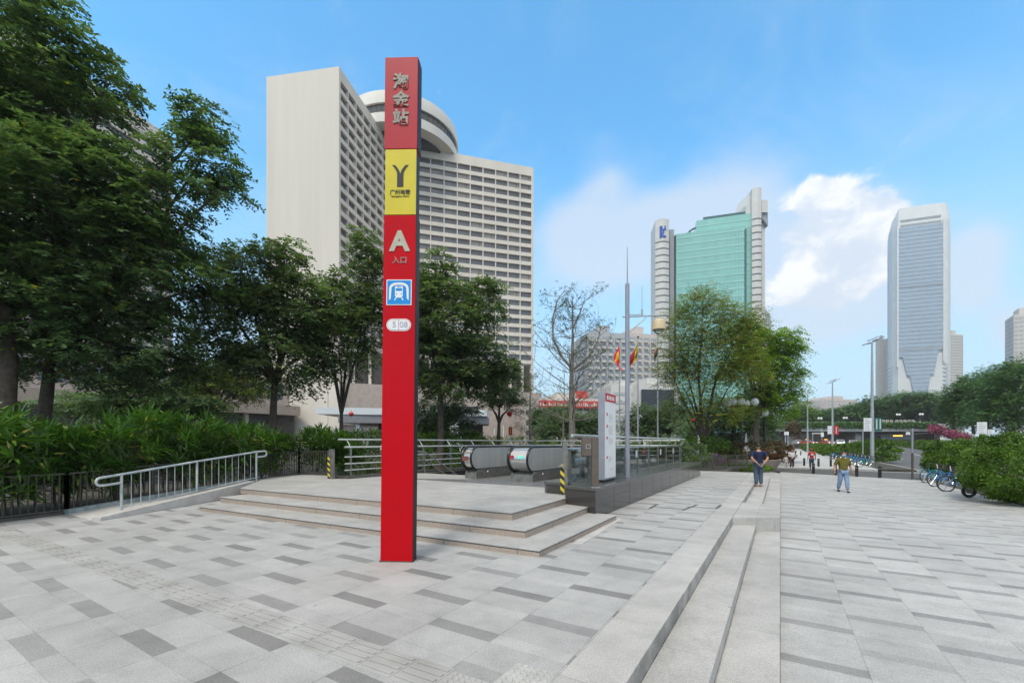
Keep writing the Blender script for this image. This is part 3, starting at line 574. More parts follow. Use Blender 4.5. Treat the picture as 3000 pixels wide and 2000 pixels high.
# staircase down beside the escalators
sg = thing('staircase', 'stone staircase descending into the well left of the escalators', 'staircase', W(-11.3, 13.5, .378))
mb = MB(); s = 13.46; k = 1
while s < 23.2: mb.ubox(-12.95, -9.6, s, s+.31, zb+.02, .378-.155*k); s += .3; k += 1
mb.build('treads', M['treadgranite'], sg, world=True)
for ra in (-12.7, -9.85):
    ps = [W(ra, 12.75, 1.28), W(ra, 13.55, 1.28), W(ra, 22.8, 1.28-9.25*.517)]
    h_ = MB().tube(ps, .03, 8).build('handrail', M['oldsteel'], sg, smooth=True, world=True)
    MB().tube([p-Vector((0, 0, .34)) for p in ps], .024, 8).build('handrail', M['oldsteel'], sg, smooth=True, world=True)
    for s in (12.85, 13.6, 15.4, 17.2): MB().tube([W(ra, s, .36-max(0, s-13.5)*.517), W(ra, s, 1.27-max(0, s-13.5)*.517)], .024, 8).build('post', M['oldsteel'], sg, world=True)

# ================================================================== RAILINGS
def railing(name, label, a, s0, s1, zb, posts, rails, top_off, m, top_z=1.76, kerb=None, top_s=None):
    r = thing(name, label, 'railing', W(a, s0, zb))
    for s in posts: MB().ubox(a-.022, a+.022, s-.03, s+.03, zb, 1.49).build('post', M['oldsteel'], r, world=True)
    for z in rails: MB().tube([W(a, s0, z), W(a, s1, z)], .026 if z < 1.4 else .034, 8).build('rail', M[m], r, smooth=True, world=True)
    ts = s0-.12 if top_s is None else top_s
    MB().tube([W(a+top_off, ts, top_z), W(a+top_off, s1, top_z)], .034, 8).build('handrail', M[m], r, smooth=True, world=True)
    for s in posts: MB().tube([W(a, s, 1.49), W(a+top_off, s-.02, top_z)], .014, 6).build('bracket', M[m], r, world=True)
    return r
ra = railing('railing', 'stainless steel railing with five rails along the left side of the escalator well', -13.1, 9.95, 24.0, .46, np.arange(10.2, 24.1, 1.85), (.67, .90, 1.14, 1.49), -.2, 'railsteel')
MB().ubox(-13.42, -12.84, 9.88, 24.2, .37, .47).build('kerb', M['granite2'], ra, world=True, bevel=.008)
mb = MB(); p = G(972, 1402, .378); mb.ubox(p.dot(V)-.09, p.dot(V)+.09, p.dot(U)-.06, p.dot(U)+.06, .378, 1.42); mb.build('end_post', M['oldsteel'], ra, world=True, bevel=.006)
# railing across the far end of the well
rb = thing('railing', 'steel railing with five rails closing the far end of the escalator well', 'railing', W(-8.8, 24.1, .46))
for a in np.arange(-12.9, -4.4, 1.65): MB().ubox(a-.03, a+.03, 24.08, 24.12, .46, 1.49).build('post', M['oldsteel'], rb, world=True)
for z in (.70, .95, 1.2, 1.49, 1.76): MB().tube([W(-13.1, 24.1, z), W(-4.5, 24.1, z)], .03, 8).build('rail', M['railsteel'], rb, smooth=True, world=True)
# glass fence on the plinth
gf = thing('glass_fence', 'clear glass fence with steel posts and handrails on top of the dark granite plinth', 'fence', W(-4.45, 9.7, .665))
ga = -4.42; ps = [9.86]+list(np.arange(11.2, 23.9, 1.55))+[23.95]
for i, s in enumerate(ps):
    MB().ubox(ga-.025, ga+.025, s-.03, s+.03, .665, 1.47).build('post', M['oldsteel'], gf, world=True)
    MB().tube([W(ga, s, 1.46), W(ga+.17, s+.12, 1.80)], .016, 6).build('bracket', M['oldsteel'], gf, world=True)
for s, q in zip(ps, ps[1:]): MB().ubox(ga-.006, ga+.006, s+.05, q-.05, .69, 1.44).build('glass_panel', M['clearglass'], gf, world=True)
for z, da, r_ in ((1.49, 0, .034), (1.82, .17, .036)): MB().tube([W(ga+da, 9.62, z), W(ga+da, 23.98, z)], r_, 8).build('handrail', M['railsteel'] if z > 1.6 else M['steel'], gf, smooth=True, world=True)
for z in (.86, 1.07, 1.28): MB().tube([W(ga-.07, 9.86, z), W(ga-.07, 23.95, z)], .016, 6).build('rail', M['oldsteel'], gf, smooth=True, world=True)
for s, w in ((15.6, .19), (19.3, .2), (21.9, .3)): MB().ubox(ga+.008, ga+.012, s, s+w, 1.13, 1.37).build('sticker', M['white'], gf, world=True)
tr_ = MB(); tr_.tube([W(ga+.012, 13.1+.13*math.cos(t), 1.19+.14*math.sin(t)) for t in np.linspace(0, 2*math.pi, 14, endpoint=False)], .022, 6, closed=True); tr_.build('sticker', M['yellow'], gf, world=True)
# tan post at the near end of the glass, rail stub at its side
ep = thing('gate_post', 'square brown-grey steel gate post at the near end of the glass fence', 'post', G(1655, 1450, .378))
b = ep.location; MB().box(b.x-.055, b.x+.055, b.y-.05, b.y+.05, .378, 1.66).build('post', M['oldsteel'], ep, world=True, bevel=.006)
MB().box(b.x-.08, b.x+.08, b.y-.07, b.y+.07, .378, .392).build('base_plate', M['steel'], ep, world=True)
MB().bar((b.x-.16, b.y-.06, 1.08), (b.x+.02, b.y-.06, 1.08), .05).build('latch', M['oldsteel'], ep, world=True)
MB().bar((b.x-.06, b.y, 1.62), W(ga+.02, 9.7, 1.62), .06).build('rail', M['steel'], ep, world=True)
# hazard posts
def stripes():
    m, nt, p = _nt('hazard_stripes'); tc = _n(nt, 'ShaderNodeTexCoord'); s = _n(nt, 'ShaderNodeSeparateXYZ'); nt.links.new(tc.outputs['Object'], s.inputs[0])
    f = mth(nt, 'FRACT', mth(nt, 'DIVIDE', mth(nt, 'ADD', s.outputs[2], mth(nt, 'MULTIPLY', s.outputs[0], .9)), .19))
    nt.links.new(mixc(nt, mth(nt, 'GREATER_THAN', f, .5), (.02, .02, .02), (.66, .50, .04)), p.inputs['Base Color']); p.inputs['Roughness'].default_value = .45; return m
HS = stripes()
for (x, y, w, hh, lab) in ((1648, 1450, .10, .74, 'yellow and black striped hazard post beside the gate post at the plinth'), (965, 1402, .09, .76, 'yellow and black striped hazard post at the left end of the steel railing')):
    t = thing('hazard_post', lab, 'post', G(x, y, .378), R(-12), 'striped hazard posts')
    MB().box(-w/2, w/2, -w/2, w/2, .02, hh).build('post', HS, t, bevel=.006); MB().box(-w*.7, w*.7, -w*.7, w*.7, 0, .02).build('base_plate', M['steel'], t)
# brown box on a post, standing on the plinth
bx = thing('control_box', 'brown steel post with a control box and small white symbol on the plinth corner', 'control box', G(1743, 1427, .665))
b = bx.location
MB().box(b.x-.075, b.x+.075, b.y-.05, b.y+.07, .665, 1.76).build('post', M['brownsteel'], bx, world=True, bevel=.008)
MB().box(b.x-.29, b.x-.08, b.y-.06, b.y+.12, 1.36, 1.77).build('box', M['brownsteel'], bx, world=True, bevel=.01)
mb = MB()
for x0, x1, z0, z1 in ((-.21, -.11, 1.6, 1.61), (-.21, -.11, 1.52, 1.53), (-.21, -.2, 1.53, 1.6), (-.12, -.11, 1.53, 1.6)): mb.box(b.x+x0, b.x+x1, b.y-.066, b.y-.0605, z0, z1)
mb.build('symbol', M['inkgray'], bx, world=True)
MB().box(b.x-.10, b.x+.10, b.y-.08, b.y+.1, .665, .68).build('base_plate', M['steel'], bx, world=True)
# information board
ib = thing('information_board', 'tall white information board with red header standing on the granite plinth', 'sign', W(-3.78, 10.75, .665))
MB().ubox(-3.87, -3.70, 10.36, 11.2, .72, 2.90).build('casing', M['greypole'], ib, world=True, bevel=.006)
MB().ubox(-3.85, -3.72, 10.38, 11.18, .665, .72).build('foot', M['darkside'], ib, world=True)
MB().ubox(-3.699, -3.694, 10.375, 11.185, .76, 2.885).build('panel', M['white'], ib, world=True)
MB().ubox(-3.6935, -3.690, 10.375, 11.185, 2.68, 2.885).build('header', M['redpanel'], ib, world=True)
mb = MB()
for i, s in enumerate((10.5, 10.62, 10.74, 10.86, 10.98)): mb.ubox(-3.6895, -3.688, s, s+.07, 2.73, 2.83)
mb.build('header_marks', M['white'], ib, world=True)
mb = MB()
for z in (2.36, 2.06, 1.77, 1.28): mb.ubox(-3.6935, -3.690, 10.48, 10.56, z-.035, z+.035)
mb.build('bullet', M['redpanel'], ib, world=True)
mb = MB()
rn = random.Random(3)
for z0, n in ((2.37, 7), (2.07, 8), (1.78, 6), (1.30, 5)):
    for k in range(n): mb.ubox(-3.6935, -3.6915, 10.64, 10.64+rn.uniform(.15, .36), z0-k*.03-.008, z0-k*.03)
mb.ubox(-3.6935, -3.6915, 10.95, 10.97, .93, 1.02); mb.ubox(-3.6935, -3.6915, 10.75, 10.88, .96, .98)
mb.build('text_lines', M['inkgray'], ib, world=True)
# pole with arm and hanging lamp
gp = thing('camera_pole', 'grey pole with pointed tip, side arm and hanging beige shade, standing on the plinth', 'pole', W(-3.74, 12.25, .665))
b = Vector(gp.location); b = Vector((D(1838, 1395, 12.45).x, 12.45, .665)); gp.location = b
yd = 12.45; zz = lambda y: EYE+(HZ-y)/F*yd
MB().tube([b, (b.x, b.y, 1.35)], .075, 16).build('base_sleeve', M['greypole'], gp, smooth=True, world=True)
MB().tube([(b.x, b.y, 1.35), (b.x, b.y, zz(832))], [.064, .060], 16).build('pole', M['greypole'], gp, smooth=True, world=True)
MB().tube([(b.x, b.y, zz(832)), (b.x, b.y, zz(723))], [.02, .008], 8).build('lightning_rod', M['greypole'], gp, smooth=True, world=True)
ex = D(1930, 925, yd).x
am = MB().tube([(b.x-.14, b.y, zz(928)), (ex, b.y, zz(924))], .022, 8).build('arm', M['palepole'], gp, smooth=True, world=True)
MB().tube([(b.x, b.y, zz(976)), (D(1893, 930, yd).x, b.y, zz(930))], .018, 8).build('brace', M['palepole'], gp, smooth=True, world=True)
MB().tube([(b.x, b.y, zz(922)), (D(1885, 920, yd).x, b.y, zz(921))], .014, 8).build('brace', M['palepole'], gp, smooth=True, world=True)
cx = D(1881, 920, yd).x; mb = MB(); mb.tube([(cx, b.y, zz(925)), (cx, b.y, zz(838))], [.012, .006], 6); mb.box(cx-.025, cx+.025, b.y-.02, b.y+.02, zz(918), zz(906)); mb.build('antenna', M['palepole'], gp, world=True)
lx = D(1930, 950, yd).x
MB().lathe((lx, b.y, 0), [(.10, zz(935)), (.155, zz(938)), (.175, zz(942)), (.19, zz(966)), (.17, zz(966)), (.15, zz(944))], 24).build('shade', M['beige'], gp, smooth=True, world=True)
MB().tube([(lx, b.y, zz(924)), (lx, b.y, zz(936))], .02, 8).build('hanger', M['palepole'], gp, world=True)
MB().ball((lx, b.y, zz(967)), (.13, .13, .12), 16, 10).build('dome', M['clearglass'], gp, smooth=True, world=True)

# ================================================================== RAMP WITH HANDRAIL, DARK BAR FENCE
rp = thing('access_ramp', 'sloping stone access ramp left of the steps', 'ramp', G(295, 1525))
i0, i1 = G(295, 1525), G(745, 1413, .378); o0, o1 = G(200, 1507), G(785, 1398, .378)
lft = LC[0][0]
n0 = (i1-i0); n0.z = 0
def lerp(p, q, t): return p+(q-p)*t
side = MB(); kw = Vector((-.22, .03, 0))
ra_, rb_ = Vector((i0.x, i0.y, 0)), Vector((i1.x, i1.y, 0))
side.add([ra_, ra_+kw, rb_+kw, rb_]+[ra_+Vector((0, 0, .075)), ra_+kw+Vector((0, 0, .075)), rb_+kw+Vector((0, 0, .43)), rb_+Vector((0, 0, .43))], [(3, 2, 1, 0), (4, 5, 6, 7), (0, 1, 5, 4), (1, 2, 6, 5), (2, 3, 7, 6), (3, 0, 4, 7)])
side.build('side_wall', M['ramp'], rp, world=True, bevel=.008)
sf = MB(); oa, ob = Vector((o0.x, o0.y, 0)), Vector((o1.x, o1.y, 0))
sf.add([ra_+kw, oa, ob, rb_+kw]+[ra_+kw+Vector((0, 0, .012)), oa+Vector((0, 0, .012)), ob+Vector((0, 0, .372)), rb_+kw+Vector((0, 0, .372))], [(3, 2, 1, 0), (4, 5, 6, 7), (0, 1, 5, 4), (1, 2, 6, 5), (2, 3, 7, 6), (3, 0, 4, 7)][::1])
sf.build('ramp_surface', M['ramp'], rp, world=True)
bk = MB(); kb = Vector((-.14, .03, 0))
bk.add([oa, oa+kb, ob+kb, ob]+[oa+Vector((0, 0, .11)), oa+kb+Vector((0, 0, .11)), ob+kb+Vector((0, 0, .47)), ob+Vector((0, 0, .47))], [(3, 2, 1, 0), (4, 5, 6, 7), (0, 1, 5, 4), (1, 2, 6, 5), (2, 3, 7, 6), (3, 0, 4, 7)])
bk.build('kerb', M['bluestain'], rp, world=True)
hr = thing('handrail', 'pale blue-grey metal handrail with looped ends along the ramp', 'handrail', G(356, 1499.6, .05))
P1, P2, P3 = Vector((G(356, 1499.6, .05).x, G(356, 1499.6, .05).y, .04)), D(577, 1450, 12.05), D(751, 1410, 14.05)
T1, T2, T3 = D(356, 1389, P1.y), D(577, 1351, P2.y), D(751, 1323, P3.y)
def onl(p): return Vector((p.x, p.y, 0))
d = onl(T3)-onl(T1); d.normalize()
Ts = [T1, T2, T3]
for p, t in zip((P1, P2, P3), Ts): MB().tube([p, t], .028, 10).build('post', M['bluerail'], hr, smooth=True, world=True)
sl = (T3-T1).normalized()
lo1 = T1-sl*.44; up3 = T3+sl*.36+Vector((0, 0, -.02))
pts = [T1+Vector((0, 0, -.19)), T1-sl*.34+Vector((0, 0, -.18))]+[lo1+Vector((0, 0, -.085))+d*(.0-.09*math.sin(t))+Vector((0, 0, -.085*math.cos(t))) for t in np.linspace(.3, 2.84, 6)]+[lo1+Vector((0, 0, .0))+sl*.1, T1, T2, T3, up3]
pts += [up3+Vector((0, 0, -.085))+d*(.09*math.sin(t))+Vector((0, 0, .085*math.cos(t))) for t in np.linspace(.3, 2.84, 6)]+[up3+Vector((0, 0, -.17)), T3+Vector((0, 0, -.17))]
MB().tube(pts, .027, 10).build('top_rail', M['bluerail'], hr, smooth=True, world=True)
lowr = [lerp(p, t, .13) for p, t in zip((P1, P2, P3), Ts)]
MB().tube(lowr, .014, 6).build('lower_rail', M['bluerail'], hr, smooth=True, world=True)
nb = 9
for (ta, tb, la, lb) in ((T1, T2, lowr[0], lowr[1]), (T2, T3, lowr[1], lowr[2])):
    for k in range(1, nb): MB().tube([lerp(la, lb, k/nb)-Vector((0, 0, .03)), lerp(ta, tb, k/nb)], .009, 6).build('baluster', M['bluerail'], hr, world=True)
def bar_fence(label, pts, hgt, gap=.13):
    f = thing('bar_fence', label, 'fence', pts[0], group='dark bar fences round the plaza')
    bars = MB(); rails = MB()
    for p, q in zip(pts, pts[1:]):
        L = (q-p).length; n = max(1, round(L/1.7))
        for k in range(n+1):
            c = lerp(p, q, k/n); MB().bar(c, c+Vector((0, 0, hgt+.03)), .06, up=(1, 0, 0)).build('post', M['fence'], f, world=True)
        for z in (.10, hgt): rails.bar(p+Vector((0, 0, z)), q+Vector((0, 0, z)), .035, .03)
        m = round(L/gap)
        for k in range(1, m): c = lerp(p, q, k/m); bars.bar(c+Vector((0, 0, .1)), c+Vector((0, 0, hgt)), .02, up=(1, 0, 0))
        rails.bar(p+Vector((0, 0, .03)), q+Vector((0, 0, .03)), .1, .06)
    rails.build('rail', M['fence'], f, world=True); bars.build('bars', M['fence'], f, world=True); return f
f0 = G(-260, 1560); f1 = G(195, 1505); f2 = G(876, 1389, .378); f3 = G(962, 1392, .378)
bar_fence('dark metal bar fence in front of the palm hedge behind the ramp', [f0, f1, f2, f3], .93)
# ================================================================== VEGETATION
def nrm(a): return a/np.maximum(np.linalg.norm(a, axis=-1, keepdims=True), 1e-9)
def leaf_quads(base, d, up, l, w):
    """one folded-free leaf per row: base point, direction, up hint, length, width -> (n*4,3)"""
    d = nrm(d); s = nrm(np.cross(d, up)); l = l[:, None]; w = w[:, None]; dn = nrm(np.cross(s, d))
    v = np.stack([base, base+d*l*.45+s*w*.5-dn*w*.08, base+d*l, base+d*l*.45-s*w*.5-dn*w*.08], 1)
    return v.reshape(-1, 3)
def clumps(lobes, n, rng, inner=.55, up=.25):
    L = np.array(lobes, float); wts = (L[:, 3]*L[:, 4]*L[:, 5])**(2/3); wts /= wts.sum()
    k = rng.choice(len(L), n, p=wts); d = nrm(rng.normal(size=(n, 3))+[0, 0, up]); r = inner+(1-inner)*rng.random(n)**.7
    return L[k, :3]+d*L[k, 3:6]*r[:, None], d
def sprays(cc, cd, per, rc, flat, rng, L, K, leaf, wid, droop=.35):
    """pinnate sprays gathered in flattened clumps: each spray carries K leaflets in two rows"""
    n = len(cc)*per; c = np.repeat(cc, per, 0); o = np.repeat(cd, per, 0)
    q = nrm(rng.normal(size=(n, 3)))*(rng.random(n)**.5)[:, None]*rc; q[:, 2] *= flat
    p = c+q
    d = nrm(q*[1, 1, .4]/max(rc, .1)+o*.6+rng.normal(size=(n, 3))*.45); d[:, 2] = d[:, 2]*.5-.05; d = nrm(d)
    upv = nrm(np.array([0, 0, 1.])+o*.25+rng.normal(size=(n, 3))*.18); side = nrm(np.cross(d, upv))
    ll = L*(.7+.6*rng.random(n)); out = []
    for k in range(K):
        t = (k//2+1)/(K/2); sg = 1 if k % 2 else -1
        b = p+d*(ll*t)[:, None]; b[:, 2] -= droop*ll*t*t
        ld = d*.55+side*sg*.85+rng.normal(size=(n, 3))*.22; ld[:, 2] -= .18
        out.append(leaf_quads(b, ld, upv+rng.normal(size=(n, 3))*.14, leaf*(.75+.5*rng.random(n)), wid*(.75+.5*rng.random(n))))
    return np.concatenate(out)
def tree(name, label, base, trunk_top, lobes, n, per, rc, leaf, m, bark, r0=.22, group=None, L=.5, K=8, wid=None, inner=.5, seed=1, flat=.40, twigs=24, extra=0, limbs_to=None, droop=.35, up=.25, lean=None):
    rng = np.random.default_rng(seed); rd = random.Random(seed)
    n, per, wid, leaf = int(n*DN[0]), int(per*DN[1]), (wid or leaf*.5)*DN[3], leaf*DN[2]
    t = thing(name, label, 'tree', base, group=group); b = Vector(base)
    lb = [(x-b.x, y-b.y, z-b.z, a, c, d) for x, y, z, a, c, d in lobes]
    cc, cd = clumps(lb, n, rng, inner, up); v = sprays(cc, cd, per, rc, flat, rng, L, K, leaf, wid, droop)
    mesh_np('crown', v, 4, m, t)
    tk = MB(); top = Vector(trunk_top)-b
    ps = [Vector((0, 0, -.05))]+[top*f+Vector((rd.uniform(-.12, .12), rd.uniform(-.12, .12), 0))*r0*4 for f in (.35, .7)]+[top]
    tk.tube(ps, [r0*1.25, r0, r0*.85, r0*.7], 10)
    nodes = []
    for x, y, z, a, c, d in lb:
        e = Vector((x, y, z)); mid = top.lerp(e, .5)+Vector((rd.uniform(-.5, .5), rd.uniform(-.5, .5), rd.uniform(0, .6)))*min(1, (e-top).length*.2)
        tk.tube([top-Vector((0, 0, .1)), top.lerp(mid, .5)+Vector((0, 0, .1)), mid, e], [r0*.62, r0*.5, r0*.34, r0*.14], 7); nodes += [mid, e]
    for i in range(min(twigs, n)):
        c = Vector(cc[i]); q = min(nodes, key=lambda z: (z-c).length); tk.tube([q, q.lerp(c, .5)+Vector((0, 0, .15)), c], [r0*.15, r0*.09, r0*.03], 5)
    tk.build('trunk', bark, t, smooth=True)
    return t
DN = (1.2, 1.2, 1.25, 1.4)   # clumps, sprays per clump, leaf length, leaf width
def X(px, y): return (px-CXP)/F*y
def Zp(py, y): return EYE+(HZ-py)/F*y
def lobe(px, py, y, rx, rz, ry=None): # crown lobe seen at that place in the photograph, standing at distance y
    return (X(px, y), y, Zp(py, y), rx/F*y, (ry or rx)/F*y, rz/F*y)
LA, LB, LC_, LD = M['leafA'], M['leafB'], M['leafC'], M['leafD']
# the big tree on the left
y = 17.
tree('broadleaf_tree', 'largest dark green tree, its feathery crown filling the upper left corner', (X(110, y), y, .05), (X(150, y), y, Zp(1040, y)),
     [lobe(60, 170, 16, 190, 210), lobe(-90, 420, 16, 220, 260), lobe(200, 330, 16.5, 150, 170), lobe(150, 620, 15.5, 230, 230), lobe(370, 560, 17, 160, 170), lobe(420, 780, 17.5, 190, 200), lobe(120, 880, 16, 240, 170), lobe(330, 1000, 17, 190, 130), lobe(590, 470, 18, 85, 85), lobe(560, 850, 18.5, 100, 150), lobe(-60, 700, 15, 200, 240), lobe(610, 360, 18, 55, 60), lobe(640, 560, 18, 60, 40), lobe(310, 240, 17, 60, 70), lobe(270, 1080, 18, 120, 60), lobe(450, 1090, 19, 110, 60), lobe(60, 1060, 17, 130, 60), lobe(570, 1060, 19, 70, 60)],
     760, 13, .62, .155, LA, M['bark'], .24, L=.46, K=10, wid=.068, seed=3, inner=.45, twigs=60)
y = 15.
tree('broadleaf_tree', 'thick dark trunk at the left edge with low dark crown behind the palms', (X(2, y), y, .05), (X(12, y), y, Zp(900, y)),
     [lobe(-120, 720, 15, 200, 200), lobe(-40, 950, 15.5, 170, 110)], 90, 12, .6, .15, LA, M['bark'], .27, L=.45, K=10, wid=.066, seed=5, twigs=14)
y = 22.
tree('broadleaf_tree', 'dark tree with several trunks and yellow tinged top before the blank hotel wall', (X(800, y), y, .05), (X(805, y), y, Zp(1120, y)),
     [lobe(760, 830, 22, 120, 120), lobe(700, 950, 21, 110, 130), lobe(880, 920, 22, 110, 110), lobe(820, 1060, 22, 150, 100), lobe(940, 1020, 23, 70, 90), lobe(840, 760, 22, 50, 55), lobe(720, 780, 22, 55, 55), lobe(640, 1010, 21, 80, 100), lobe(650, 880, 20, 60, 80)],
     330, 13, .58, .15, LB, M['bark'], .20, L=.5, K=8, wid=.075, seed=8, inner=.4, twigs=40)
y = 25.
tree('broadleaf_tree', 'tree with thin spreading stems just left of the red pylon', (X(1000, y), y, .05), (X(1000, y), y, Zp(1210, y)),
     [lobe(1000, 880, 25, 75, 80), lobe(1070, 830, 25, 55, 100), lobe(990, 1000, 25, 95, 100), lobe(1090, 980, 25, 60, 110), lobe(1080, 730, 25, 35, 50), lobe(930, 960, 25, 50, 70)],
     150, 12, .55, .16, LB, M['bark'], .13, L=.5, K=8, wid=.08, seed=12, inner=.4, twigs=40)
y = 26.
tree('broadleaf_tree', 'broad dark green tree just right of the red pylon before the hotel windows', (X(1287, y), y, .05), (X(1290, y), y, Zp(1150, y)),
     [lobe(1260, 830, 26, 55, 90), lobe(1300, 940, 26, 120, 110), lobe(1410, 890, 27, 75, 70), lobe(1260, 1040, 26, 110, 90), lobe(1400, 1050, 27, 100, 75), lobe(1290, 780, 26, 28, 40), lobe(1330, 1120, 26, 110, 50), lobe(1450, 1110, 28, 70, 55), lobe(1230, 930, 25, 60, 110)],
     360, 13, .58, .16, LB, M['bark'], .20, L=.5, K=8, wid=.08, seed=15, inner=.4, twigs=40)
y = 29.
tree('small_tree', 'dark low bushy tree right of the pylon under the broad tree', (X(1300, y), y, 0), (X(1305, y), y, Zp(1240, y)),
     [lobe(1290, 1220, 29, 80, 60), lobe(1340, 1210, 29, 60, 30), lobe(1240, 1230, 29, 40, 50)], 90, 12, .5, .14, LA, M['bark'], .12, L=.4, K=8, seed=17, twigs=10)
y = 31.
tree('small_tree', 'small vase shaped tree with forked stems carrying a red lantern', (X(1458, y), y, 0), (X(1462, y), y, Zp(1235, y)),
     [lobe(1430, 1170, 31, 28, 28), lobe(1475, 1155, 31, 35, 28), lobe(1505, 1180, 31, 22, 28)], 46, 11, .45, .13, LB, M['bark'], .16, L=.35, K=8, seed=19, twigs=12)
y = 30.
tree('small_tree', 'pale thin-leaved small tree behind the palm hedge between the big dark trees', (X(640, y), y, 0), (X(640, y), y, Zp(1190, y)), [lobe(610, 1110, 30, 60, 45), lobe(680, 1100, 30, 60, 45), lobe(640, 1150, 29, 80, 40), lobe(730, 1140, 31, 50, 40)], 150, 10, .6, .13, LC_, M['bark'], .11, L=.45, K=8, seed=31, twigs=24)
y = 27.
tree('small_tree', 'dark understorey tree behind the palm hedge below the largest tree', (X(480, y), y, 0), (X(480, y), y, Zp(1220, y)), [lobe(440, 1170, 27, 90, 45), lobe(540, 1180, 27, 70, 40), lobe(340, 1185, 26, 80, 35), lobe(500, 1130, 28, 80, 35), lobe(230, 1180, 27, 80, 30), lobe(600, 1200, 27, 60, 30)], 260, 11, .6, .14, LA, M['bark'], .12, L=.45, K=8, seed=33, twigs=20)
# open, tiered young kapok trees and the bare one
def kapok(label, px, y, ztop, r0, seed, tiers, leafn, forks=(), green=LD):
    rd = random.Random(seed); rng = np.random.default_rng(seed)
    b = Vector((X(px, y), y, 0)); t = thing('kapok_tree', label, 'tree', b); tk = MB(); tips = []
    H = ztop
    def grow(p, d, ln, r, depth):
        pts = [p]; cur = p.copy(); dd = d.copy()
        for k in range(4):
            dd = (dd+Vector((rd.uniform(-.12, .12), rd.uniform(-.12, .12), rd.uniform(-.02, .16)))).normalized(); cur = cur+dd*ln/4; pts.append(cur)
        tk.tube(pts, [r, r*.85, r*.7, r*.52, r*.34], 6 if depth < 2 else 4)
        if depth < 3:
            for k in range(5 if depth == 1 else 3):
                i = rd.choice((1, 2, 3, 4)); q = (dd+Vector((rd.uniform(-1, 1), rd.uniform(-1, 1), rd.uniform(-.25, .55)))*.9).normalized()
                grow(pts[i], q, ln*rd.uniform(.35, .6), r*.45, depth+1)
        tips.extend(pts[-2:])
    tr = [Vector((rd.uniform(-.05, .05), rd.uniform(-.05, .05), H*f)) for f in (0, .25, .5, .75, 1)]
    tk.tube(tr, [r0*1.25, r0, r0*.72, r0*.4, r0*.1], 10)
    for f, n_, ln in tiers:
        p = Vector((0, 0, H*f)); a0 = rd.uniform(0, 6.28)
        for k in range(n_):
            a = a0+6.283*k/n_+rd.uniform(-.3, .3); grow(p, Vector((math.cos(a), math.sin(a), rd.uniform(.12, .45))).normalized(), ln*rd.uniform(.75, 1.15), r0*.21*(1-f*.5), 1)
    for path, r in forks:
        q = [Vector((X(x, y)-b.x, dy, Zp(z, y))) for x, z, dy in path]; tk.tube(q, [r*(1-.75*i/(len(q)-1)) for i in range(len(q))], 8)
        for i in range(1, len(q)):
            for k in range(3): grow(q[i-1].lerp(q[i], rd.random()), Vector((rd.uniform(-1, 1), rd.uniform(-1, 1), rd.uniform(-.1, .5))).normalized(), rd.uniform(.7, 1.5), r*.25, 1)
    tk.build('trunk', M['palebark'], t, smooth=True)
    if leafn:
        tp = np.array([tuple(p) for p in tips]); k = rng.choice(len(tp), leafn); p = tp[k]+rng.normal(size=(leafn, 3))*.12
        v = sprays(p, nrm(rng.normal(size=(leafn, 3))), 1, .2, .5, rng, .16, 5, .11, .05); mesh_np('crown', v, 4, green, t)
    return t
kapok('tall nearly bare kapok tree with upswept limbs behind the escalators', 1676, 27., Zp(870, 27), .20, 4, [(.28, 6, 3.0), (.37, 6, 2.9), (.46, 5, 2.8), (.56, 6, 2.5), (.66, 5, 2.2), (.76, 5, 1.8), (.86, 5, 1.2), (.94, 4, .8)], 1100,
      [([(1676, 1080, 0), (1650, 1045, .3), (1622, 990, .3), (1620, 930, .2), (1632, 880, 0), (1655, 850, 0)], .09), ([(1680, 1082, 0), (1720, 1050, -.3), (1748, 1005, -.2), (1760, 960, 0)], .085), ([(1680, 960, 0), (1700, 915, .2), (1716, 870, .2)], .07)], leafmat('leaf_sparse', (.05, .08, .02), (.14, .2, .05)))
kapok('slender young kapok tree with flat tiers in front of the pink hotel podium', 1554, 33., Zp(1075, 33), .12, 6, [(.3, 5, 1.7), (.45, 5, 1.6), (.6, 5, 1.3), (.75, 5, 1.0), (.88, 4, .6)], 420, (), leafmat('leaf_tier', (.03, .06, .02), (.09, .15, .05)))
kapok('thin bare sapling standing left of the tall kapok tree', 1652, 34., Zp(1090, 34), .08, 9, [(.45, 4, 1.2), (.6, 4, 1.1), (.75, 4, .8)], 120)
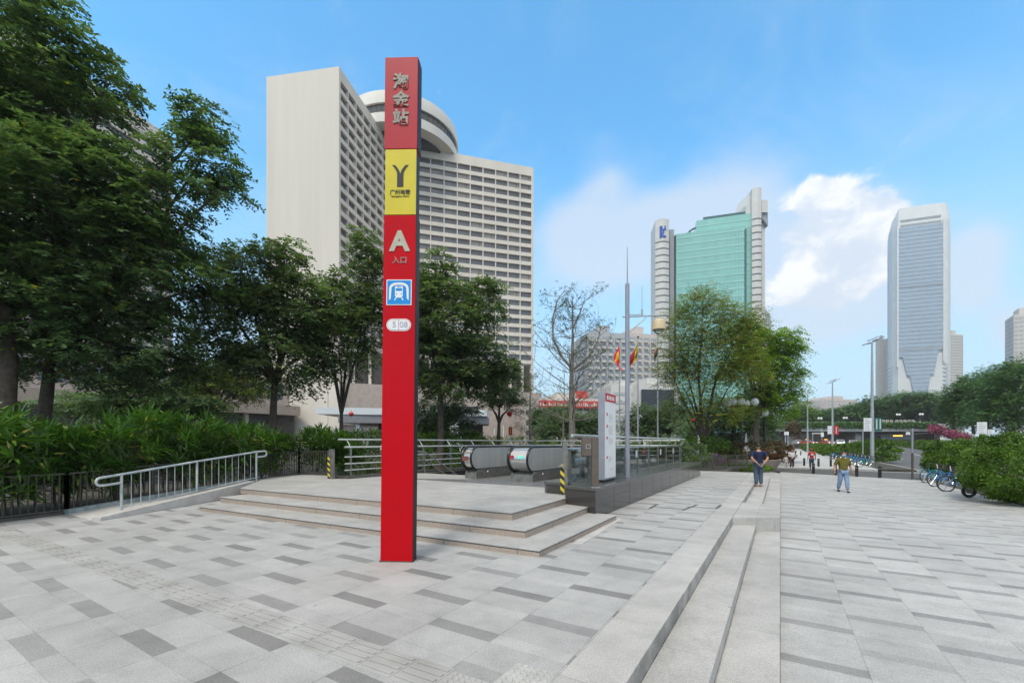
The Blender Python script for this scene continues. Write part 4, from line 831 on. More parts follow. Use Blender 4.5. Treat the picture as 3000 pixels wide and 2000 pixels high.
# trees on the right of the well
y = 33.
tree('autumn_tree', 'olive and orange tinged tree with thin upright crown behind the glass fence', (X(2068, y), y, -.2), (X(2062, y), y, Zp(1290, y)),
     [lobe(2060, 960, 33, 115, 95), lobe(1990, 1010, 33, 80, 110), lobe(2150, 1010, 33, 95, 110), lobe(2080, 1080, 33, 140, 100), lobe(2000, 1130, 33, 80, 80), lobe(2150, 1105, 33, 95, 60), lobe(2060, 905, 33, 75, 50), lobe(2180, 930, 33, 50, 40), lobe(2000, 1200, 33, 70, 50), lobe(2110, 1215, 32, 80, 38), lobe(1970, 1100, 33, 55, 60)],
     540, 12, .62, .12, LC_, M['bark'], .17, L=.5, K=7, wid=.05, seed=21, inner=.3, flat=.9, twigs=70, droop=.0, up=.5)
y = 42.
tree('broadleaf_tree', 'fresh bright green tree with drooping tiers overhanging the walkway', (X(2215, y), y, -.3), (X(2222, y), y, Zp(1215, y)),
     [lobe(2255, 1020, 42, 90, 60), lobe(2290, 1130, 43, 60, 45), lobe(2200, 1080, 42, 90, 70), lobe(2310, 1030, 43, 35, 40), lobe(2250, 1180, 43, 80, 45), lobe(2310, 1190, 44, 45, 32), lobe(2190, 970, 42, 50, 40), lobe(2285, 1090, 43, 55, 40)],
     300, 12, .75, .19, LD, M['bark'], .3, L=.7, K=8, wid=.10, seed=24, inner=.4, twigs=30, droop=.5)
y = 50.
tree('broadleaf_tree', 'dark shaded tree behind the round planter with the red hedge', (X(2150, y), y, -.3), (X(2150, y), y, Zp(1250, y)),
     [lobe(2100, 1250, 50, 90, 55), lobe(2200, 1260, 52, 70, 40), lobe(2150, 1210, 50, 120, 50), lobe(2030, 1270, 48, 60, 40)], 170, 12, .9, .26, LA, M['bark'], .3, L=.8, K=8, seed=26, twigs=14)
# far trees: hotel forecourt, beyond the bridge, beyond the road
def far_tree(label, px, y, lobes, seed, m='leafE', n=150, group='trees beyond the road and bridge', leaf=None, up=.45):
    s = leaf or y/F*3.4
    return tree('far_tree', label, (X(px, y), y, -.5), (X(px, y), y, Zp(lobes[0][1], y)*.55), [lobe(a, b, y+dy, c, d) for a, b, c, d, dy in lobes], n, 11, y/F*17, s, M[m], M['bark'], y/F*5, group=group, L=s*2.6, K=6, wid=s*.62, seed=seed, inner=.45, twigs=0, flat=.7, droop=.25, up=up)
for i, (px, y, l) in enumerate(((1640, 70, [(1640, 1235, 55, 45, 0), (1610, 1265, 40, 30, -2), (1680, 1250, 45, 40, 0)]), (1720, 72, [(1725, 1250, 60, 38, 0), (1690, 1260, 40, 30, 0), (1760, 1245, 40, 45, 1)]), (1880, 66, [(1880, 1235, 50, 50, 0), (1850, 1260, 40, 35, 0), (1920, 1250, 45, 45, 1)]), (1960, 64, [(1960, 1230, 55, 50, 0), (1930, 1255, 40, 38, 0), (2000, 1240, 45, 45, 0)]), (1600, 76, [(1590, 1245, 35, 45, 0), (1610, 1225, 30, 30, 0)]))):
    far_tree(['dark green rounded tree left of the bare kapok trunk far behind the railing', 'dark green rounded tree between the kapok trunk and the information board far behind', 'dark green far tree just right of the grey camera pole', 'dark green far tree behind the right half of the glass fence', 'narrow dark far tree beside the right edge of the hotel podium'][i], px, y, l, 40+i, 'leafA', 230, 'dark trees behind the hotel forecourt')
rt = [(2880, 95, [(2870, 1170, 85, 70, 0), (2815, 1160, 45, 40, 3), (2900, 1140, 80, 60, 0), (2860, 1225, 75, 35, 0), (2800, 1200, 40, 30, 3)], 'large dark tree right of the stairway ramp beyond the road'),
      (2965, 78, [(2960, 1150, 95, 90, 0), (3040, 1120, 100, 90, 0), (2990, 1100, 60, 50, 0), (2930, 1190, 85, 60, 0), (2990, 1215, 120, 55, 0), (2920, 1235, 70, 32, 0), (2960, 1110, 70, 50, 0), (3050, 1200, 90, 70, 0)], 'biggest dark spreading tree at the right edge beyond the road'),
      (2720, 190, [(2720, 1195, 60, 40, 0), (2680, 1180, 55, 30, 0), (2760, 1215, 50, 40, 0)], 'rounded tree beyond the bridge under the blue tower'),
      (2630, 200, [(2630, 1195, 55, 40, 0), (2590, 1205, 50, 35, 0), (2660, 1215, 50, 30, 0)], 'tree beyond the bridge directly below the left side of the blue tower'),
      (2560, 205, [(2555, 1205, 42, 28, 0), (2520, 1215, 40, 24, 0), (2545, 1187, 20, 18, 0)], 'tree beyond the bridge right behind the nearest street lamp'),
      (2470, 210, [(2470, 1218, 45, 22, 0), (2440, 1222, 35, 18, 0), (2500, 1212, 30, 22, 0)], 'low tree beyond the bridge behind the red banner lamp'),
      (2390, 215, [(2390, 1225, 45, 20, 0), (2350, 1222, 40, 24, 0), (2330, 1215, 30, 26, 0)], 'pale low tree at the left end of the bridge'),
      (2850, 200, [(2850, 1200, 70, 45, 0), (2790, 1205, 50, 40, 0)], 'far tree filling the gap between the two large trees beyond the road')]
for i, (px, y, l, lab) in enumerate(rt): far_tree(lab, px, y, l, 60+i, 'leafE', 620 if i < 2 else 280)
# leafy mounds: clipped bushes and hedges
def bush(name, label, c, rx, ry, h, n, leaf, m, seed, group=None, sq=2.3, cat='bush', lumps=70, rz=0., fill=.8):
    rng = np.random.default_rng(seed); t = thing(name, label, cat, c, rz, group)
    def shell(k):
        d = nrm(rng.normal(size=(k, 3))); d[:, 2] = np.where(d[:, 2] < -.2, d[:, 2]*.9, d[:, 2]); d = nrm(d); return d, (np.abs(d)**sq).sum(1)**(-1/sq)
    cd, ce = shell(lumps); cr = (.92+.09*rng.random(lumps))*ce; cc = cd*cr[:, None]; k = rng.integers(0, lumps, n)
    o = rng.normal(size=(n, 3)); o = nrm(o)*(rng.random(n)**.45)[:, None]*.13; p1 = cc[k]*(1-.10*rng.random(n))[:, None]+o; d1 = nrm(o*1.6+cd[k]*.35)
    d2, e2 = shell(n//3); p2 = d2*(e2*(.98-rng.random(n//3)**1.5*.35))[:, None]
    d = np.concatenate([d1, d2]); p = np.concatenate([p1, p2])*.97; p[:, 2] = np.where(p[:, 2] > 0, p[:, 2]*h*.62, p[:, 2]*h*.42)+h*.37; p = p*[rx, ry, 1.]
    ok = p[:, 2] > .03; p, d = p[ok], d[ok]; n = len(p)
    ld = nrm(d*.8+rng.normal(size=(n, 3))*.6+[0, 0, .25]); v = leaf_quads(p, ld, nrm(d+rng.normal(size=(n, 3))*.5), leaf*(.7+.6*rng.random(n)), leaf*.55*(.7+.6*rng.random(n)))
    mesh_np('foliage', v, 4, m, t)
    st = MB(); rd = random.Random(seed)
    for k in range(9):
        a = rd.uniform(0, 6.28); f = rd.uniform(.3, .75); q = Vector((math.cos(a)*rx*f, math.sin(a)*ry*f, h*rd.uniform(.35, .6)))
        st.tube([Vector((math.cos(a)*rx*.2, math.sin(a)*ry*.2, -.03)), q*.6+Vector((0, 0, .02)), q], [.03, .022, .01], 5)
    st.build('stems', M['bark'], t); return t
LH = M['leafH']
g1 = G(2800, 1402, -.45)
bush('rounded_bush', 'rounded green bush beside the road, the smaller one left of the big bush', Vector((X(2850, 24.5), 24.5, -.43)), 2.4, 2.1, 2.45, 24000, .105, LH, 71, 'rounded bushes by the road', sq=1.95)
bush('rounded_bush', 'biggest green bush at the right edge of the plaza, bicycles tucked under it', Vector((X(3100, 14.8), 14.8, -.43)), 2.75, 2.4, 2.62, 46000, .085, LH, 72, 'rounded bushes by the road', sq=1.95)
for i, (px, y, rx, h, lab) in enumerate(((2525, 50, 2.3, 2.2, 'nearest round bush of the walkway hedge beside the street lamp post'), (2565, 47, 2.2, 2.5, 'round bush directly behind the nearest street lamp post'), (2480, 58, 2.3, 1.85, 'second bush of the walkway hedge behind the row of blue bicycles'), (2450, 68, 2.4, 1.8, 'third bush of the walkway hedge'), (2425, 80, 2.6, 1.8, 'fourth bush of the walkway hedge near the second lamp post'), (2400, 94, 3.0, 1.85, 'fifth bush of the walkway hedge'), (2385, 112, 3.2, 1.95, 'farthest bush of the walkway hedge'))):
    bush('hedge_bush', lab, Vector((X(px, y), y, -.42)), rx, rx*.9, h, 3800, .2, LH, 80+i, 'hedge bushes along the walkway')
for i in range(11):
    s = 66+i*7.5; c = W(21.7, s, -.40)
    bush('median_bush', '%s clipped bush of the row on the road median, counted from the right' % ORD[i], c, 3.3, 1.6, 2.5, 2200, .25, LH, 100+i, 'clipped bushes on the road median', rz=math.atan2(U.y, U.x))
# round planter with red hedge
pc_ = W(-3.4, 34.0, -.3); pc_ = Vector((X(2195, 33), 33, -.4))
pt = thing('round_planter', 'round beige planter bowl holding the red-brown hedge left of the walkway', 'planter', pc_)
MB().lathe((0, 0, 0), [(1.7, 0), (1.95, .45), (2.1, .78), (2.0, .80), (1.95, .70), (0.05, .70)], 32).build('bowl', mat('planter_stone', (.34, .27, .23), .7, var=.15), pt, smooth=True)
bush('planter_hedge', 'clipped red-brown hedge growing in the round planter', pc_+Vector((.1, .2, .74)), 2.3, 2.1, 1.35, 6500, .12, M['leafR'], 120)
bush('planter_hedge', 'red-brown hedge lining the walkway behind the round planter', Vector((X(2262, 41), 41, -.2)), 1.5, 2.6, 2.0, 5000, .15, M['leafR'], 121)
bush('hedge', 'low green hedge along the left edge of the walkway behind the standing man', W(-2.2, 41, -.4), 1.1, 2.6, 1.3, 4000, .12, LH, 122)
bush('ground_bush', 'low bright green planting at the foot of the round planter', Vector((X(2185, 30.6), 30.6, -.4)), 1.9, .6, .55, 2600, .10, LH, 123)
bush('flower_patch', 'purple flowering patch behind the low bar fence', Vector((X(2096, 31.5), 31.5, -.1)), .7, .4, .95, 900, .09, M['leafFl'], 124, cat='flowers')
for i, (px, y, rx, h, lab) in enumerate(((1990, 29.5, 2.0, 1.4, 'dark green shrub bank right behind the far end of the glass fence'), (2050, 33, 2.4, 1.7, 'yellow-green shrub behind the olive tinged tree'), (2120, 34.5, 1.6, 1.3, 'low dark shrub between the tree trunk and the round planter'), (1905, 30, 2.6, 1.35, 'shrub hedge behind the middle of the glass fence'), (1770, 31, 2.8, 1.35, 'shrub hedge behind the information board'), (1640, 33, 2.6, 1.4, 'shrub hedge behind the bare kapok trunk'), (1500, 35, 2.8, 1.5, 'shrub hedge behind the escalators below the red lantern'), (1380, 31, 2.2, 1.6, 'shrub hedge behind the left escalator'), (1270, 27, 2.0, 1.5, 'shrub hedge behind the staircase right of the pylon'), (1060, 22.5, 1.7, 1.55, 'yellow-green shrub behind the steel railing left of the pylon'))):
    bush('shrub', lab, Vector((X(px, y), y, 0)), rx*1.1, 1.2, h*(1.55 if i > 5 else 1.3), 4200, .14, M['leafH'] if i % 3 else LB, 130+i, 'shrubs behind the escalator railings')
# lady palms behind the dark fence
def palm(seed, hgt):
    rng = np.random.default_rng(seed); fans = []; st = MB(); nf = 62
    for k in range(nf):
        a = rng.uniform(0, 6.283); rr = rng.uniform(.08, .80); z = hgt*(.10+.90*rng.random()**.8) if k > 3 else hgt*rng.uniform(.9, 1.0)
        c = np.array([rr*math.cos(a)*.75, rr*math.sin(a)*.75, z*.9]); out = nrm(np.array([math.cos(a), math.sin(a), rng.uniform(.15, 1.0)]))
        hub = c+out*rng.uniform(.18, .34); st.tube([Vector(c*[.55, .55, .92]), Vector(c), Vector(hub)], .006, 4)
        upv = nrm(np.array([0, 0, 1.])-out*out[2]+rng.normal(size=3)*.15); sd = np.cross(out, upv); nb = rng.integers(8, 13); Lb = rng.uniform(.40, .60)
        for b in range(nb):
            th = (b/(nb-1)-.5)*5.0; ph = rng.uniform(.75, 1.15); dr = nrm(out*math.cos(ph)+(sd*math.sin(th)+upv*math.cos(th))*math.sin(ph)); l = Lb*(.85+.15*math.cos(th))*rng.uniform(.85, 1.1); w = rng.uniform(.046, .066)
            s2 = nrm(np.cross(dr, upv)); dp = np.array([0, 0, -1.])
            p0 = hub; p1 = hub+dr*l*.5+dp*l*.03; p2 = hub+dr*l+dp*l*.20
            fans += [p0-s2*.006, p0+s2*.006, p1+s2*w/2, p1-s2*w/2, p1-s2*w/2, p1+s2*w/2, p2+s2*.004, p2-s2*.004]
    for k in range(4):
        a = rng.uniform(0, 6.283); rr = rng.uniform(.1, .4); st.tube([Vector((rr*.7*math.cos(a), rr*.7*math.sin(a), 0)), Vector((rr*math.cos(a), rr*math.sin(a), hgt*rng.uniform(.55, .9)))], .017, 6)
    return np.array(fans), st
PV = []
line = [(f0, -.75), (f1, -.75), (f2, -.9), (f3+Vector((1.5, 0, 0)), -.8)]
spots = []
fp = [Vector((p.x, p.y, 0)) for p in (f0, f1, f2)]+[Vector((f3.x+.6, f3.y+.9, 0))]
for p, q in zip(fp, fp[1:]):
    L = (q-p).length; n = max(2, round(L/.80)); nn = Vector((-(q-p).y, (q-p).x, 0)).normalized()
    for k in range(n): spots.append((p.lerp(q, (k+.5)/n)+nn*(.55 if k % 2 else .75)))
nrow = len(spots)
for p, q in zip(fp, fp[1:]):
    L = (q-p).length; n = max(2, round(L/1.2)); nn = Vector((-(q-p).y, (q-p).x, 0)).normalized()
    for k in range(n): spots.append((p.lerp(q, (k+.5)/n)+nn*1.55))
for i in range(4):
    hgt = (1.80, 1.92, 1.66, 1.84)[i]; v, st = palm(200+i, hgt); PV.append((v, st))
protos = []
for i, s in enumerate(spots):
    k = i % 4; z = .05+max(0, min(.35, (s.y-10)*.045)); front = i < nrow
    n_ = ORD[min(i if front else i-nrow, 25)]
    lab = 'lady palm clump in the front row behind the dark bar fence, %s from the left' % n_ if front else 'lady palm clump in the back row of the palm hedge, %s from the left' % n_
    if i < 4:
        t = thing('lady_palm', lab, 'palm', (0, 0, 0), group='lady palms in the hedge behind the fence')
        mesh_np('fronds', PV[k][0], 4, M['leafP'], t); PV[k][1].build('canes', M['bark'], t); protos.append(t)
    else: t = copy_tree(protos[k]); t['label'] = lab
    t.location = (s.x, s.y, z); t.rotation_euler = (0, 0, i*2.399); q = 1.0+.10*math.sin(i*1.7)+(.10 if s.x < -9.5 else 0); q2 = q*(.84 if s.x > -10.0 else .97); t.scale = (q, q, q2*(1. if front else 1.05))
# ================================================================== BUILDINGS
def face_frame(p, q):
    p = Vector((p[0], p[1], 0)); q = Vector((q[0], q[1], 0)); t = (q-p); L = t.length; t.normalize(); return p, t, Vector((t.y, -t.x, 0)), L
HT = EYE+(HZ-492)/F*155.6
hA0, hA1, hJ = Vector((-66.1, 116.9, 0)), Vector((-45.25, 113.6, 0)), Vector((-40.2, 141.8, 0))
hB1 = Vector((7.71, 155.6, 0))
ht = thing('hotel', 'huge cream concrete hotel with two slab wings, window grid and round rooftop restaurant', 'building', (-35, 145, -.6))
bd = (hB1-hJ).normalized(); bn = Vector((-bd.y, bd.x, 0)); ad = (hJ-hA1).normalized()
ZL = 26.0
w_ = MB(); w_.prism([hA0, hA1, hA1+ad*.4, hA1+ad*.4+Vector((-.9, .15, 0)), hJ+Vector((-.9, .15, 0)), hJ+Vector((-21, 3.5, 0))], -.6, HT); w_.build('wing', M['concrete'], ht, world=True)
w_ = MB(); w_.prism([hJ+bn*.9, hB1+bn*.9-bd*.5, hB1-bd*.5, hB1, hB1+bn*20, hJ+bn*20], ZL-7, HT); w_.build('wing', M['concrete'], ht, world=True)
wins = []
def facade(p, q, nb, nf, zt, pitch, dep):
    p, t, n, L = face_frame(p, q); fr = MB(); bw = L/nb
    up = lambda a, b, z0, z1, d0, d1: fr.hexa([p+t*a-n*d1+Vector((0, 0, z0)), p+t*b-n*d1+Vector((0, 0, z0)), p+t*b-n*d0+Vector((0, 0, z0)), p+t*a-n*d0+Vector((0, 0, z0)), p+t*a-n*d1+Vector((0, 0, z1)), p+t*b-n*d1+Vector((0, 0, z1)), p+t*b-n*d0+Vector((0, 0, z1)), p+t*a-n*d0+Vector((0, 0, z1))][::1])
    up(0, L, zt, HT+.02, -.02, dep-.02)
    for f in range(nf):
        z1 = zt-f*pitch; z0 = z1-pitch
        up(0, L, z0, z0+pitch*.40, 0, dep-.01)
        for b in range(nb):
            m0, m1 = b*bw+.16, (b+1)*bw-.16; zz0, zz1 = z0+pitch*.40, z1
            wins.append((p+t*m0-n*(dep-.12), t, n, m1-m0, zz0, zz1))
    for b in range(nb+1):
        x = min(max(b*bw, .17), L-.17); up(x-.16, x+.16, ZL, zt, -.03, dep-.02)
    return fr
fA = facade(hA1+ad*.4, hJ, 7, 22, HT-3.1, 3.2, .85); fA.build('facade_grid', M['concrete'], ht, world=True)
fB = facade(hJ, hB1-bd*.5, 11, 22, HT-3.1, 3.2, .7); fB.build('facade_grid', M['concrete'], ht, world=True)
def win_mesh(mb, w):
    o, t, n, L, z0, z1 = w
    mb.hexa([o+t*0+Vector((0, 0, z0)), o+t*L+Vector((0, 0, z0)), o+t*L-n*.1+Vector((0, 0, z0)), o-n*.1+Vector((0, 0, z0)), o+Vector((0, 0, z1)), o+t*L+Vector((0, 0, z1)), o+t*L-n*.1+Vector((0, 0, z1)), o-n*.1+Vector((0, 0, z1))], 0)
    x = L*.72; k = n*.05
    mb.hexa([o+t*x+k+Vector((0, 0, z0)), o+t*(x+.13)+k+Vector((0, 0, z0)), o+t*(x+.13)+Vector((0, 0, z0)), o+t*x+Vector((0, 0, z0)), o+t*x+k+Vector((0, 0, z1)), o+t*(x+.13)+k+Vector((0, 0, z1)), o+t*(x+.13)+Vector((0, 0, z1)), o+t*x+Vector((0, 0, z1))], 1)
cam = Vector((0, 0, EYE))
def size(w):
    c = w[0]+w[1]*w[3]/2+Vector((0, 0, w[4])); v = cam-c; x = c.x/c.y*F+CXP
    return -(v.normalized().dot(w[2])*w[3]/v.length**2)*(0 if (1120 < x < 1235 or HZ-(c.z-EYE)/c.y*F > 950) else 1)
wins.sort(key=size)
for w in wins[:100]: mb = MB(); win_mesh(mb, w); mb.build('window', [M['pane'], M['paneframe']], ht, world=True)
mb = MB()
for w in wins[100:]: win_mesh(mb, w)
ws = mb.build('windows', [M['pane'], M['paneframe']], ht, world=True); ws['kind'] = 'stuff'
rc = Vector((X(1178, 152), 152, 0)); rr = 19.4
rz = lambda y, d: EYE+(HZ-y)/F*d
MB().lathe(rc, [(rr-4, HT-1), (rr-4, 109)], 64).build('rotunda_core', M['darkglass'], ht, smooth=True, world=True)
MB().lathe(rc, [(rr-3.9, 99.7), (rr, 99.7), (rr, 102.6), (rr-.5, 102.6), (rr-.5, 100.1)], 72).build('rotunda_wall', M['concrete2'], ht, smooth=True, world=True)
rw_ = MB().lathe(rc, [(rr-.6, 102.5), (rr-.6, 105.6)], 72)
MB().lathe(rc, [(rr-.3, 105.5), (rr+.05, 105.5), (rr+.05, 107.6), (rr-.35, 109.6), (rr-1.5, 109.6), (.1, 109.5)], 72).build('rotunda_roof', M['concrete2'], ht, smooth=True, world=True)
mb = MB()
for k in range(72):
    a = 6.2832*k/72; p = rc+Vector((math.cos(a)*(rr-.56), math.sin(a)*(rr-.56), 0)); mb.bar(p+Vector((0, 0, 102.6)), p+Vector((0, 0, 105.5)), .12, up=(1, 0, 0))
rw_.merge(mb, 1); rw_.build('rotunda_window', [M['darkglass'], M['paneframe']], ht, smooth=True, world=True)
# lower floors of the hotel
pod = thing('hotel_podium', 'pinkish stone podium at the foot of the hotel right wing with dark windows', 'building', (-18, 128, -.6))
p0, p1 = Vector((X(960, 114), 114, 0)), Vector((X(1586, 140), 140, 0)); pd = (p1-p0).normalized(); pn_ = Vector((-pd.y, pd.x, 0)); PH = 17.6; PLn = (p1-p0).length
def pb(x0, x1, z0, z1, d0, d1): return [p0+pd*x0-pn_*(-d0), p0+pd*x1-pn_*(-d0), p0+pd*x1-pn_*(-d1), p0+pd*x0-pn_*(-d1)], z0, z1
mb = MB(); mb.prism(*pb(0, PLn, -.6, PH, 1., 26)); mb.prism(*pb(0, 27, 6.4, PH, 0, 1.)); mb.prism(*pb(27, 42, 12.5, PH, 0, 1.)); mb.prism(*pb(27, 42, 4.6, 7.2, 0, 1.)); mb.prism(*pb(42, PLn, -.6, PH, 0, 1.)); mb.build('wall', M['podium'], pod, world=True)
MB().prism(*pb(27.02, 41.98, 7.22, 12.48, .55, .99)).build('window', M['darkglass'], pod, world=True)
MB().prism(*pb(.02, 41.9, -.6, 4.58, .6, .99)).build('window', M['darkglass'], pod, world=True)
mb = MB()
for x in np.arange(1, 42, 3.): mb.prism(*pb(x, x+.25, -.6, 6.39 if x < 26.8 else 4.59, .3, .6))
mb.build('mullions', M['brownfascia'], pod, world=True)
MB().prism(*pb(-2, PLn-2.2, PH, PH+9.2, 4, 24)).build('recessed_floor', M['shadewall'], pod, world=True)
for x in np.arange(2, PLn-3, 4.3): MB().prism(*pb(x, x+.7, PH, PH+9.1, 3.2, 4.2)).build('column', M['concrete'], pod, world=True)
mb = MB(); mb.prism(*pb(47, 47.25, 4, 6, -.06, -.01)); mb.prism(*pb(50, 50.25, 3, 7, -.06, -.01)); mb.build('banner', M['white'], pod, world=True)
# long low wing on the left behind the trees
lw = thing('low_wing', 'long low brown hotel wing behind the trees on the left', 'building', (-66, 85, -.6))
q0, q1 = Vector((X(-350, 62), 62, 0)), Vector((X(880, 112), 112, 0)); qd = (q1-q0).normalized(); qn = Vector((-qd.y, qd.x, 0)); QL = (q1-q0).length
def qb(x0, x1, d0, d1): return [q0+qd*x0+qn*d0, q0+qd*x1+qn*d0, q0+qd*x1+qn*d1, q0+qd*x0+qn*d1]
MB().prism(qb(0, QL, 0, 3), 8.6, 11.0).build('fascia', M['brownfascia'], lw, world=True)
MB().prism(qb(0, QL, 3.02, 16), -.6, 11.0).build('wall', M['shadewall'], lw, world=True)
MB().prism(qb(0, QL, 6, 16), 11.02, 19).build('upper_wall', M['podium'], lw, world=True)
for x in np.arange(3, QL, 6.5): MB().prism(qb(x, x+.9, 1., 1.9), -.6, 8.58).build('column', M['brownfascia'], lw, world=True)
for x in np.arange(1, QL-4, 5.): MB().prism(qb(x, x+3.8, 5.9, 5.98), 13, 17).build('window', M['darkglass'], lw, world=True)
# white entrance canopy on splayed legs
cn = thing('entrance_canopy', 'white wedge shaped hotel entrance canopy on splayed white legs left of the pylon', 'canopy', (X(1040, 78), 78, -.6))
cy = 74.; zc = lambda y: EYE+(HZ-y)/F*cy
xa, xb = X(925, cy), X(1420, cy)
MB().prism([(xa, cy), (xb, cy+6), (xb, cy+16), (xa, cy+13)], zc(1212), zc(1192)).build('roof', M['canopywhite'], cn, world=True)
MB().prism([(xa+3.5, cy+.8), (xb, cy+6.8), (xb, cy+15), (xa+3.5, cy+12)], zc(1237), zc(1212)-.02).build('soffit', M['canopygrey'], cn, world=True)
for x0, x1 in ((1030, 1062), (1122, 1104), (1330, 1350)):
    MB().bar((X(x0, cy), cy+3, zc(1237)), (X(x1, cy), cy+3, -.6), 1.25, .7).build('leg', M['canopywhite'], cn, world=True)
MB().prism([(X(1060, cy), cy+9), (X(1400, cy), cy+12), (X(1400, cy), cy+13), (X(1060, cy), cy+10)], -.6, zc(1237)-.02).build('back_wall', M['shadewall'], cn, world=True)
# third wing seen through the big tree
tw = thing('hotel_wing', 'cream concrete tower partly hidden behind the big tree at upper left', 'building', (-125, 120, -.6))
c0, c1 = Vector((-121, 98, 0)), Vector((-111, 142, 0)); t_ = (c1-c0).normalized(); n_ = Vector((-t_.y, t_.x, 0)); CT = 101.
MB().prism([c0+n_*.9, c1+n_*.9-t_*.4, c1-t_*.4, c1, c1+n_*20, c0+n_*20], -.6, CT).build('wing', M['concrete'], tw, world=True)
fr = MB(); gl = MB()
for f in range(26):
    z = CT-3.4-f*3.4; fr.prism([c0, c1-t_*.4, c1-t_*.4+n_*.89, c0+n_*.89], z-1.5, z+(3.42 if f == 0 else 0)); gl.prism([c0+n_*.7, c1-t_*.45+n_*.7, c1-t_*.45+n_*.88, c0+n_*.88], z-3.39, z-1.51)
fr.build('facade_bands', M['concrete'], tw, world=True); gl.build('window_bands', M['darkglass'], tw, world=True)

# green glass tower with stone service cores
Y1 = 230.; gz = lambda y, d=Y1: EYE+(HZ-y)/F*d
gt = thing('green_glass_tower', 'tall turquoise glass office tower between two pale ribbed service towers', 'building', (X(2090, Y1), Y1, -.6))
a0, a1 = Vector((X(1981, 240), 240, 0)), Vector((X(2203, 229), 229, 0)); gd = (a1-a0).normalized(); gn = Vector((-gd.y, gd.x, 0)); GL = (a1-a0).length
def gb(x0, x1, d0, d1): return [a0+gd*x0+gn*d0, a0+gd*x1+gn*d0, a0+gd*x1+gn*d1, a0+gd*x0+gn*d1]
zl, zh = gz(681, 238), gz(627, 232); M['greenglass'] = panemat('green_curtain_wall', (.255, .53, .49), tuple(gd), 2.7, 3.85)
MB().prism(gb(0, GL*.93, 0, 28), -.6, zl).build('curtain_wall', M['greenglass'], gt, world=True)
MB().prism(gb(GL*.28, GL, 2.2, 28), zl-60, zh).build('upper_curtain_wall', M['greenglass'], gt, world=True)
MB().prism(gb(GL*.932, GL+.5, 2.2, 28), -.6, zl-60.02).build('curtain_wall', M['greenglass'], gt, world=True)
mb = MB(); z = zl-2
while z > 0: mb.prism(gb(.3, GL*.925, -.12, -.01), z-.7, z); z -= 3.85
z = zh-3
while z > zl-55: mb.prism(gb(GL*.29, GL*.99, 2.08, 2.19) if z > zl+1 else gb(GL*.935, GL*.99, 2.08, 2.19), z-.55, z); z -= 3.85
mb.build('floor_bands', M['greenlight'], gt, world=True)
mb = MB()
for x in np.arange(1.3, GL*.92, 1.35): mb.prism(gb(x, x+.09, -.06, -.011), 0, zl)
mb.build('mullions', mat('green_mullion', (.10, .33, .30), .4), gt, world=True)
mb = MB(); mb.prism(gb(GL*.905, GL*.93, -.2, -.013), -.6, zl-2); mb.prism(gb(-.35, -.02, .1, 27), -.6, zl); mb.build('edge_trim', M['greendark'], gt, world=True)
mb = MB(); mb.prism(gb(GL*.38, GL*.95, 4, 5), zh+.8, zh+2.2)
for x in np.arange(.38, .95, .03): mb.prism(gb(GL*x, GL*x+.25, 4.2, 4.8), zh, zh+.8)
mb.build('roof_rail', M['greendark'], gt, world=True)
mb = MB(); pts = [a0+gd*(GL*.12+i*.7)+gn*6+Vector((0, 0, zl+.1+4.6*math.sin(min(1, i/9)*1.57))) for i in range(14)]; mb.tube(pts, .5, 6); mb.bar(a0+gd*(GL*.2)+gn*6+Vector((0, 0, zl)), a0+gd*(GL*.2)+gn*6+Vector((0, 0, zl+4)), .5); mb.build('roof_crane', M['greendark'], gt, world=True)
def core(px0, px1, d, ytop, m='whitewall', nfl=28, bulge=1.6, name='service_tower', n0=0, depth=14., pitch=3.62, top_extra=0):
    q0, q1 = Vector((X(px0, d), d, 0)), Vector((X(px1, d-1), d-1, 0)); t = (q1-q0).normalized(); n = Vector((-t.y, t.x, 0)); L = (q1-q0).length
    prof = [q0+t*L*f-n*bulge*math.sin(math.pi*f) for f in np.linspace(0, 1, 9)]
    zt = EYE+(HZ-ytop)/F*d; o = MB().prism(prof+[q1+n*depth, q0+n*depth], -.6, zt).build(name, M[m], gt, world=True)
    gr = MB(); z = zt-n0
    while z > 1:
        inn = [p-n*.06 for p in prof]; gr.prism(inn+[prof[-1]+n*.2, prof[0]+n*.2], z-.62, z); z -= pitch
    gr.build('floor_groove', M['grooves'], o, world=True); return o, prof, zt, t, n
o, pf_, zt, t, n = core(1920, 1960, 236, 646, n0=12.0)
lg = MB(); k0 = pf_[0]+(pf_[-1]-pf_[0])*.28-n*1.75; k1 = pf_[0]+(pf_[-1]-pf_[0])*.72-n*1.75
def lgp(x0, x1, z0, z1): 
    p_, q_ = k0.lerp(k1, x0), k0.lerp(k1, x1); lg.prism([p_, q_, q_+n*.6, p_+n*.6], zt-10.2+z0*6.2, zt-10.2+z1*6.2)
for r_ in ((0, .22, 0, 1), (.24, .46, .55, 1), (.24, .46, 0, .48), (.5, .75, .35, .75), (.77, 1, .65, 1), (.62, 1, 0, .18), (.5, .62, 0, .3)): lgp(*r_)
lg.build('logo', mat('logo_blue', (.02, .08, .42), .5), o, world=True)
core(2203, 2231, 229, 553, n0=16.0, bulge=.8, depth=10)
MB().prism([Vector((X(1962, 241), 241, 0)), Vector((X(1975, 241), 241, 0)), Vector((X(1975, 241), 262, 0)), Vector((X(1962, 241), 262, 0))], -.6, gz(672, 241)).build('recess_wall', M['greywall'], gt, world=True)
MB().prism([Vector((X(1972, 242), 242, 0)), Vector((X(1979.5, 242), 242, 0)), Vector((X(1979, 242), 250, 0)), Vector((X(1972, 242), 250, 0))], -.6, gz(690, 242)).build('recess_wall', M['greydark'] if 'greydark' in M else M['grooves'], gt, world=True)
